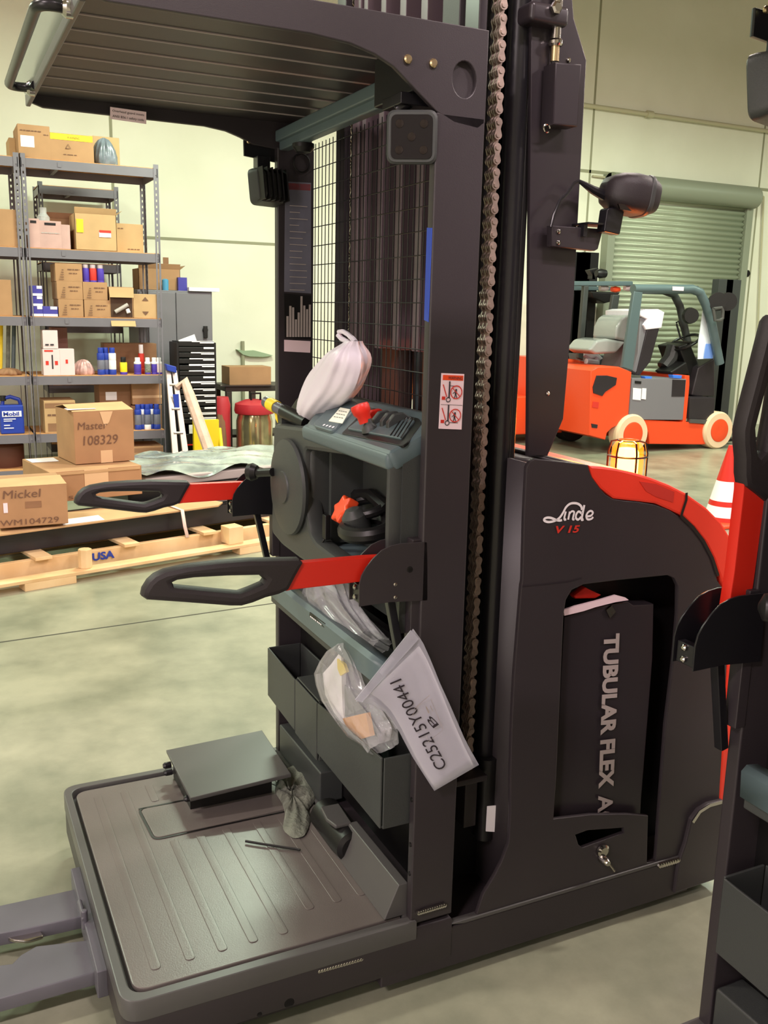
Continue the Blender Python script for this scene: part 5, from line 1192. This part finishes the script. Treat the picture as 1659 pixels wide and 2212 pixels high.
# wrapped panel
a=ploc((300,1080),.75)
R=root('wrapped_package','flat part in silvery stretch wrap lying behind the far guard arm','package',pp(2,1,.40))
rows=[]
for i in range(15):
    r=[]
    for k in range(11):
        r.append(pp(1.24+1.42*i/14,.72+.95*k/10,.44+.05*math.sin(i*1.1)*math.cos(k*.9)*.5+.025*math.sin(k*2.1+i)+.04*math.sin(PI*k/10)))
    rows.append(r)
g=G(); g.grid(rows); q=g.done('stretch_wrap','wrap',R,sub=1,ang=180)
G().box(1.25,2.6,.74,1.66,.362,.43,T=TP).done('wrapped_board','lgrey',R,bev=.01)
G().box(1.1,3.0,.70,1.7,.157,.36,T=TP).done('support_board','black',R,bev=.005)
# ================================================================ FORKLIFTS
FY=8.72
def f6(pts,y=FY): return PP(Z(1180,520,.25316,pts),y=y)
R=root('forklift','orange-red electric forklift with an open battery bay and raised seat hood','forklift',(7.8,9.2,0))
dp_=.88
ch=f6([(378,1110),(415,1090),(440,1075),(620,1075),(730,1120),(700,1520),(1165,1545),(1185,1150),(1225,1150),(1225,1230),(1195,1545),(1400,1570),(1440,1580),(1440,1730),(1330,1740),(880,1735),(870,1640),(820,1570),(740,1550),(640,1560),(560,1600),(520,1640),(505,1700),(365,1660),(372,1400)])
q=sheet('chassis',[ch],-Y_,dp_,'orange',R,bev=.012)
cw=f6([(400,1250),(432,1150),(520,1150),(605,1170),(595,1230),(505,1290),(480,1325),(405,1300)],FY-.012); sheet('counterweight_cover',[cw],-Y_,.02,'mast',R,bev=.003)
sheet('rear_notch',[f6([(400,1372),(450,1378),(444,1430),(392,1420)],FY-.006)],-Y_,.01,'redprint',R); sheet('rear_notch',[f6([(385,1560),(440,1570),(435,1600),(390,1595)],FY-.006)],-Y_,.01,'mast',R)
bt3=sheet('battery_box',[f6([(735,1175),(1195,1180),(1165,1530),(705,1525)],FY-.01)],-Y_,.7,'cab',R,bev=.005)
sheet('battery_label',[f6([(742,1255),(812,1262),(806,1362),(738,1355)],FY-.016)],-Y_,.004,'paper',bt3); sheet('battery_label',[f6([(820,1258),(855,1260),(850,1355),(812,1350)],FY-.016)],-Y_,.004,'paper',bt3); sheet('battery_vent',[f6([(758,1195),(812,1200),(810,1222),(757,1218)],FY-.016)],-Y_,.004,'black',bt3); sheet('battery_panel',[f6([(1078,1185),(1190,1190),(1180,1330),(1070,1330)],FY-.014)],-Y_,.004,'mast',bt3)
for pts in ([(840,1158),(905,1160),(900,1185),(850,1185)],[(1078,1145),(1160,1150),(1155,1178),(1085,1172)]): sheet('battery_connector',[f6(pts,FY-.0)],-Y_,.08,mat('bright_blue_plug',(60,120,230),.4),R,bev=.006)
sheet('step_box',[f6([(1225,1340),(1440,1340),(1430,1535),(1220,1520)],FY-.005)],-Y_,.5,'mast',R,bev=.01); sheet('step_plate',[f6([(1232,1522),(1400,1530),(1395,1565),(1228,1555)],FY-.02)],-Y_,.06,'rim',R,bev=.003)
for (cx,cy,r) in ((738,1690,132),(1475,1660,118)):
    c=P((1180+cx*.25316,520+cy*.25316),y=FY-.05); rr_=r*.25316/P((0,0),y=1).length*0+ (P((1180+(cx+r)*.25316,520+cy*.25316),y=FY-.05)-c).length
    c.z=max(c.z,rr_*.98)
    w_=G().lathe(c,Y_,[(rr_*.60,.005),(rr_*.62,0),(rr_*.92,-.0),(rr_,.03),(rr_,.16),(rr_*.6,.18)],40).done('wheel','tyre',R); lab(w_,'cream non-marking tyre')
    G().lathe(c-Y_*.008,Y_,[(rr_*.2,.004),(rr_*.55,0),(rr_*.60,.004),(rr_*.60,.03)],32).done('wheel_hub','orange',w_)
# seat hood raised + seat
hd_=sheet('seat_hood',[f6([(735,1110),(780,960),(800,660),(850,615),(1010,610),(960,760),(880,1040),(800,1150)],FY+.10)],-Y_,.62,'cab',R,bev=.02)
sheet('hood_edge',[f6([(860,760),(965,750),(890,1030),(800,1145),(770,1140)],FY+.085)],-Y_,.03,'mast',R,bev=.005)
q=sheet('hood_cover_film',[f6([(800,600),(860,585),(960,583),(1010,610),(985,745),(850,760),(830,720),(860,670),(800,640)],FY+.075)],-Y_,.64,'bag',R,bev=.01); lab(q,'white plastic film over the hood edge')
st=mat('plastic_wrapped_seat',(150,152,150),.25,coat=.6,bump=.4,bscale=12)
g=G(); g.prism(f6([(590,840),(600,740),(640,660),(690,630),(730,640),(730,780),(690,860)],FY+.25),(0,.45,0)); s_=g.done('seat_cushion',st,R,bev=.04,seg=4)
g=G(); g.prism(f6([(360,935),(430,850),(520,835),(640,855),(690,860),(600,960),(420,970)],FY+.25),(0,.45,0)); g.done('seat_back',st,R,bev=.035,seg=4)
# guard frame
def fb(pts,r,y,m='tealgrey',n='guard_post'): return G().tube(f6(pts,y),r,12).done(n,m,R)
sheet('guard_post',[f6([(750,430),(825,440),(740,1110),(650,1080)],FY-.0)],-Y_,.05,'tealgrey',R,bev=.01)
sheet('guard_post',[f6([(570,460),(630,460),(575,840),(510,840)],FY+.85)],-Y_,.05,'paint2',R,bev=.01)
fb([(740,412),(1000,412),(1080,415),(1240,412),(1310,440),(1360,540),(1410,700),(1480,1050)],.055,FY+.05,'tealgrey')
fb([(740,420),(1000,425),(1090,460),(1140,560),(1170,700),(1210,880)],.05,FY+.80,'paint2')
G().tube(f6([(745,405),(1290,405)],FY+.45),.03,8).done('guard_bar','paint2',R)
G().tube(f6([(760,400),(1260,400)],FY+.6),.03,8).done('guard_bar','paint2',R)
sheet('guard_plate_label',[f6([(1078,390),(1175,394),(1172,428),(1078,424)],FY-.01)],-Y_,.004,'pinkpaper',R)
# steering column, dash, mast
g=G(); g.tube(f6([(1000,1080),(1060,1000),(1090,900)],FY+.45),.09,10); g.done('dash_console','paint2',R)
g=G(); c=f6([(1180,865)],FY+.4)[0]; u_,v_,w_=frame(V((-.5,0,.86))); g.tube([c+u_*.19*math.cos(t*PI/12)+v_*.19*math.sin(t*PI/12) for t in range(25)],.017,8); g.tube([c,c-w_*.35],.04,10); g.tube([c+u_*.18,c-u_*.18],.012,6); g.done('steering_wheel','black',R)
g=G(); g.prism(f6([(1130,900),(1230,870),(1300,1050),(1320,1250),(1270,1340),(1230,1200),(1170,1010)],FY+.3),(0,.4,0)); g.prism(f6([(1060,1120),(1200,1030),(1230,1140),(1090,1150)],FY+.2),(0,.3,0)); g.done('dash_console','black',R,bev=.02)
g=G(); g.prism(f6([(1300,1080),(1440,1000),(1440,1330),(1290,1330),(1240,1320)],FY+.2),(0,.5,0)); g.done('lever_block','mast',R,bev=.02)
g=G(); g.tube(f6([(1110,700),(1130,685),(1180,820),(1170,850),(1145,830),(1112,710)],FY+.1),.012,6); g.done('mirror_bar','black',R)
g=G(); g.lathe(f6([(1225,640)],FY+.1)[0],V((-.4,-1,0)),[(.09,-.03),(.10,0),(.09,.06)],18); g.done('head_lamp','black',R)
sheet('white_blue_sheet',[f6([(1340,585),(1360,590),(1425,860),(1425,1005),(1295,1010),(1300,860)],FY+.12)],-Y_,.01,mat('bright_white_blue_sheet',(240,246,255),.4),R)  # plain white-blue sheet behind the front guard post
q=sheet('blue_leaflet',[f6([(1365,880),(1425,880),(1422,1005),(1345,1005)],FY+.10)],-Y_,.006,mat('pale_blue_sheet',(120,160,240),.5),R)
for xx,ww_ in ((1465,40),(1530,40)): 
    A=f6([(xx,470),(xx+ww_,1300)],FY+.5); G().box(A[0].x,A[1].x,FY+.5,FY+.62,.12,2.1).done('mast_channel','paint2',R,bev=.004)
g=G(); g.lathe(f6([(1455,520)],FY+.0)[0],V((-.5,-1,0)),[(.08,-.06),(.11,0),(.11,.05)],20); g.lathe(f6([(1540,520)],FY+.0)[0],V((-.5,-1,0)),[(.08,-.06),(.11,0),(.11,.05)],20); g.done('head_lamp','black',R)
rl=f6([(1425,580),(1495,572),(1508,600),(1505,660),(1480,680),(1440,680)],FY-.1); G().tube(rl+[rl[0]],.02,8).done('lamp_guard_ring','rim',R)
for u0 in (0,.5): G().box(8.75,9.8,FY+.2+u0,FY+.32+u0,.04,.08).done('fork','black',R)
# second forklift
FY2=9.66
def f7(pts,y=FY2): return PP(Z(1180,520,.25316,pts),y=y)
R=root('forklift','orange-red forklift half hidden behind the order picker mast, its rear showing','forklift',(6.9,9.8,0))
sheet('counterweight',[f7([(-80,1000),(170,1005),(270,1015),(440,1060),(440,1420),(370,1430),(-80,1420)])],-Y_,.75,'orange',R,bev=.03)
q=sheet('logo_panel',[f7([(240,1385),(280,1270),(385,1230),(430,1230),(430,1395)],FY2-.01)],-Y_,.01,'mast',R)
strokes('maker_logo',[([p for p in f7([(280,1310),(330,1300),(350,1275),(385,1275),(395,1285)],FY2-.02)],.03)],.03,'white',q,-Y_,.002)
sheet('rear_axle_cover',[f7([(140,1425),(370,1430),(365,1640),(330,1560),(250,1530),(150,1530)],FY2+.05)],-Y_,.8,'mast',R,bev=.02)
g=G(); c=f7([(235,1640)],FY2+.1)[0]; c.z=.22; g.lathe(c,Y_,[(.1,0),(.21,0),(.22,.03),(.22,.18),(.1,.2)],28); g.done('wheel','rubber',R); g=G(); c2=V((c.x-1.3,c.y,.22)); g.lathe(c2,Y_,[(.1,0),(.21,0),(.22,.03),(.22,.18),(.1,.2)],28); g.done('wheel','rubber',R)
G().box(c.x-1.4,c.x+.2,FY2+.1,FY2+.75,.12,.6).done('chassis','orange',R,bev=.02)
g=G(); g.prism(f7([(215,345),(740,345),(745,385),(215,385)],FY2-.1),(0,.06,0)); g.done('guard_rail','tealgrey',R,bev=.01); g=G(); g.prism(f7([(215,385),(560,392),(560,425),(215,425)],FY2+.6),(0,.06,0)); g.done('guard_rail','tealgrey',R,bev=.01)
for i in range(4): G().tube([f7([(230+130*i,365)],FY2-.05)[0],f7([(230+130*i,365)],FY2-.05)[0]+V((0,.7,0))],.02,6).done('guard_bar','tealgrey',R)
sheet('guard_post',[f7([(325,385),(365,385),(315,1020),(275,1000)],FY2-.1)],-Y_,.06,'paint2',R,bev=.008)
for a,b,m in ((240,262,'black'),(262,305,'paint2'),(310,372,'black')):
    A=f7([(a,95),(b,980)],FY2+.65); G().box(A[0].x,A[1].x+.04,FY2+.65,FY2+.75,.9,A[0].z).done('mast_channel',m,R,bev=.004)
sheet('hood_panel',[f7([(430,975),(660,990),(655,1080),(440,1060)],FY2-.02)],-Y_,.6,'tealgrey',R,bev=.01)
g=G(); g.prism(f7([(370,250),(445,232),(450,240),(400,262),(395,325),(415,325)],FY2+.1),(0,.1,0)); g.lathe(f7([(460,280)],FY2)[0],V((1,0,0)),[(.04,-.06),(.06,0),(.05,.08)],14); g.done('work_light','black',R,bev=.004)
for p_,m in (((590,415),'orange'),((700,405),'pink'),((490,405),'lgrey')): G().lathe(f7([p_],FY2-.02)[0],X_,[(.03,-.06),(.04,0),(.03,.06)],12).done('guard_lamp',m,R)
g=G(); g.prism(f7([(380,430),(640,440),(560,520),(500,535),(400,490)],FY2+.4),(0,.3,0)); g.done('hose_bundle','black',R,bev=.02)
g=G(); g.tube(f7([(320,960),(370,985),(420,975),(455,1010),(440,1040),(340,1030)],FY2-.05),.04,8); g.done('seat_bag','bag',R)
# cone
cb_=P((1572,1135),z=0); cx,cy=5.55,5.5
c=V((5.62,5.4,0)); tp_=P((1580,962),y=5.4); sc_=tp_.z
R=root('traffic_cone','orange and white striped traffic cone standing behind the upright arm','traffic cone',(tp_.x,5.4,0))
c=V((tp_.x,5.4,0)); H_=sc_
G().box(c.x-.21,c.x+.21,c.y-.21,c.y+.21,0,.03).done('cone_base','orange',R,bev=.01)
seg_=[(.03,.10,'red'),(.10,.235,'white'),(.235,.30,'red'),(.30,.55,'white'),(.55,1.0,'red')]
for a,b,m in seg_: G().lathe(c+Z_*a*H_,Z_,[(.235*H_*(1-a)+.02,0),(.235*H_*(1-b)+.02,(b-a)*H_)],28).done('cone_band',m,R)
# red panel behind mesh (low lift of a third machine)
q=sheet('machine_panel',[PP([(752,735),(818,760),(818,1000),(752,1000)],y=6.2)],-Y_,.5,mat('dark_red_panel',(150,50,32),.5),None,bev=.02); tag(q,'dark red machine panel seen through the mesh screen','panel'); q.location.z=q.location.z
a=PP([(765,750),(815,1000)],y=7.6)
D.objects.remove(q)
q=G().box(a[0].x,a[1].x,7.6,8.0,0,a[0].z).done('machine_panel',mat('dark_red_panel',(150,50,32),.5),bev=.02); tag(q,'dark red machine panel seen through the mesh screen','machine')
a=PP([(822,745),(905,1000)],y=6.9)
R=root('pallet_stacker','dark lift machine with hoses and small orange lamps seen through the mesh','lift machine',((a[0].x+a[1].x)/2,7.1,0))
G().box(a[0].x,a[0].x+.12,6.9,7.0,0,a[0].z).done('mast_channel','tealgrey',R,bev=.01); G().box(a[0].x+.2,a[0].x+.28,6.9,7.0,0,a[0].z-.1).done('mast_channel','black',R,bev=.01)
G().box(a[0].x+.1,a[1].x+.1,6.95,7.5,0,.75).done('machine_body','mast',R,bev=.04)
g=G()
for k in range(5): g.tube([V((a[0].x+.15+.06*k,6.92,1.0-.1*k)),V((a[0].x+.2+.06*k,6.85,.85-.05*k)),V((a[0].x+.1+.09*k,6.9,.6))],.018,6)
g.done('hose_bundle','lgrey',R)
for p_ in ((885,790),(897,793),(903,878)): G().lathe(P(p_,y=6.8),-Y_,[(.03,0),(.03,.02),(.01,.03)],12).done('indicator_lamp','orange',R)
# clean helper custom data
for o in D.objects:
    if '_f' in o: del o['_f']
# ================================================================ LIGHT
def area(loc,size,power,col,target=None,sy=None,spread=180):
    l=D.lights.new('ceiling_or_fill_light','AREA'); l.energy=power; l.color=col; l.shape='RECTANGLE'; l.size=size; l.size_y=sy or size; l.spread=math.radians(spread)
    o=D.objects.new('ceiling_or_fill_light',l); COL.objects.link(o); o.location=loc
    d=(V(target)-V(loc)) if target else V((0,0,-1)); o.rotation_euler=d.to_track_quat('-Z','Y').to_euler(); return o
green=(.83,1.0,.77); warm=(1.0,.82,.84); neu=(1,.88,.80)
fixt=M['lampbody']=mat('lamp_housing',(200,200,195),.4); fe=M['lampface']=mat('lit_lamp_face',(255,250,240),.5,emit=(255,245,225),es=3)
k=0
for (x,y,p,c) in ((-2,7.2,185,green),(2.5,7.4,200,green),(7.5,7.6,180,green),(5.2,1.5,260,neu),(9.5,1.2,160,neu),(12,7.4,120,green),(-2.5,3.2,150,neu),(3.4,4.2,160,neu),(9,3.5,160,neu),(-3.5,-1.5,350,warm),(1.2,-1.4,300,warm),(6,-2.5,300,warm),(13,0,120,warm)):  # neutral lamps in line with the truck gap are added to brighten the floor
    z=4.45 if y>6 else 5.2
    area((x,y,z-.03),1.2,p,c,sy=.35)
w=D.worlds.new('world'); SC.world=w; w.use_nodes=True; bg=w.node_tree.nodes['Background']; bg.inputs[0].default_value=(1,.93,.85,1); bg.inputs[1].default_value=.15
area((-6.6,-1.5,2.2),3.5,230,(1,.86,.86),target=(1,2.2,1.4))  # unseen fill light added low on the left to brighten the truck's dark faces
# beacon glow
l=D.lights.new('beacon_light','POINT'); l.energy=7; l.color=(1,.22,.03); l.shadow_soft_size=.03
o=D.objects.new('beacon_light',l); COL.objects.link(o); o.location=(1.70,1.99,1.30)
l.energy=10
SC.view_settings.view_transform='Standard'; SC.view_settings.look='None'; SC.view_settings.exposure=-0.06; SC.view_settings.gamma=1
try: SC.view_settings.use_curve_mapping=False
except Exception: pass
SC.cycles.max_bounces=8
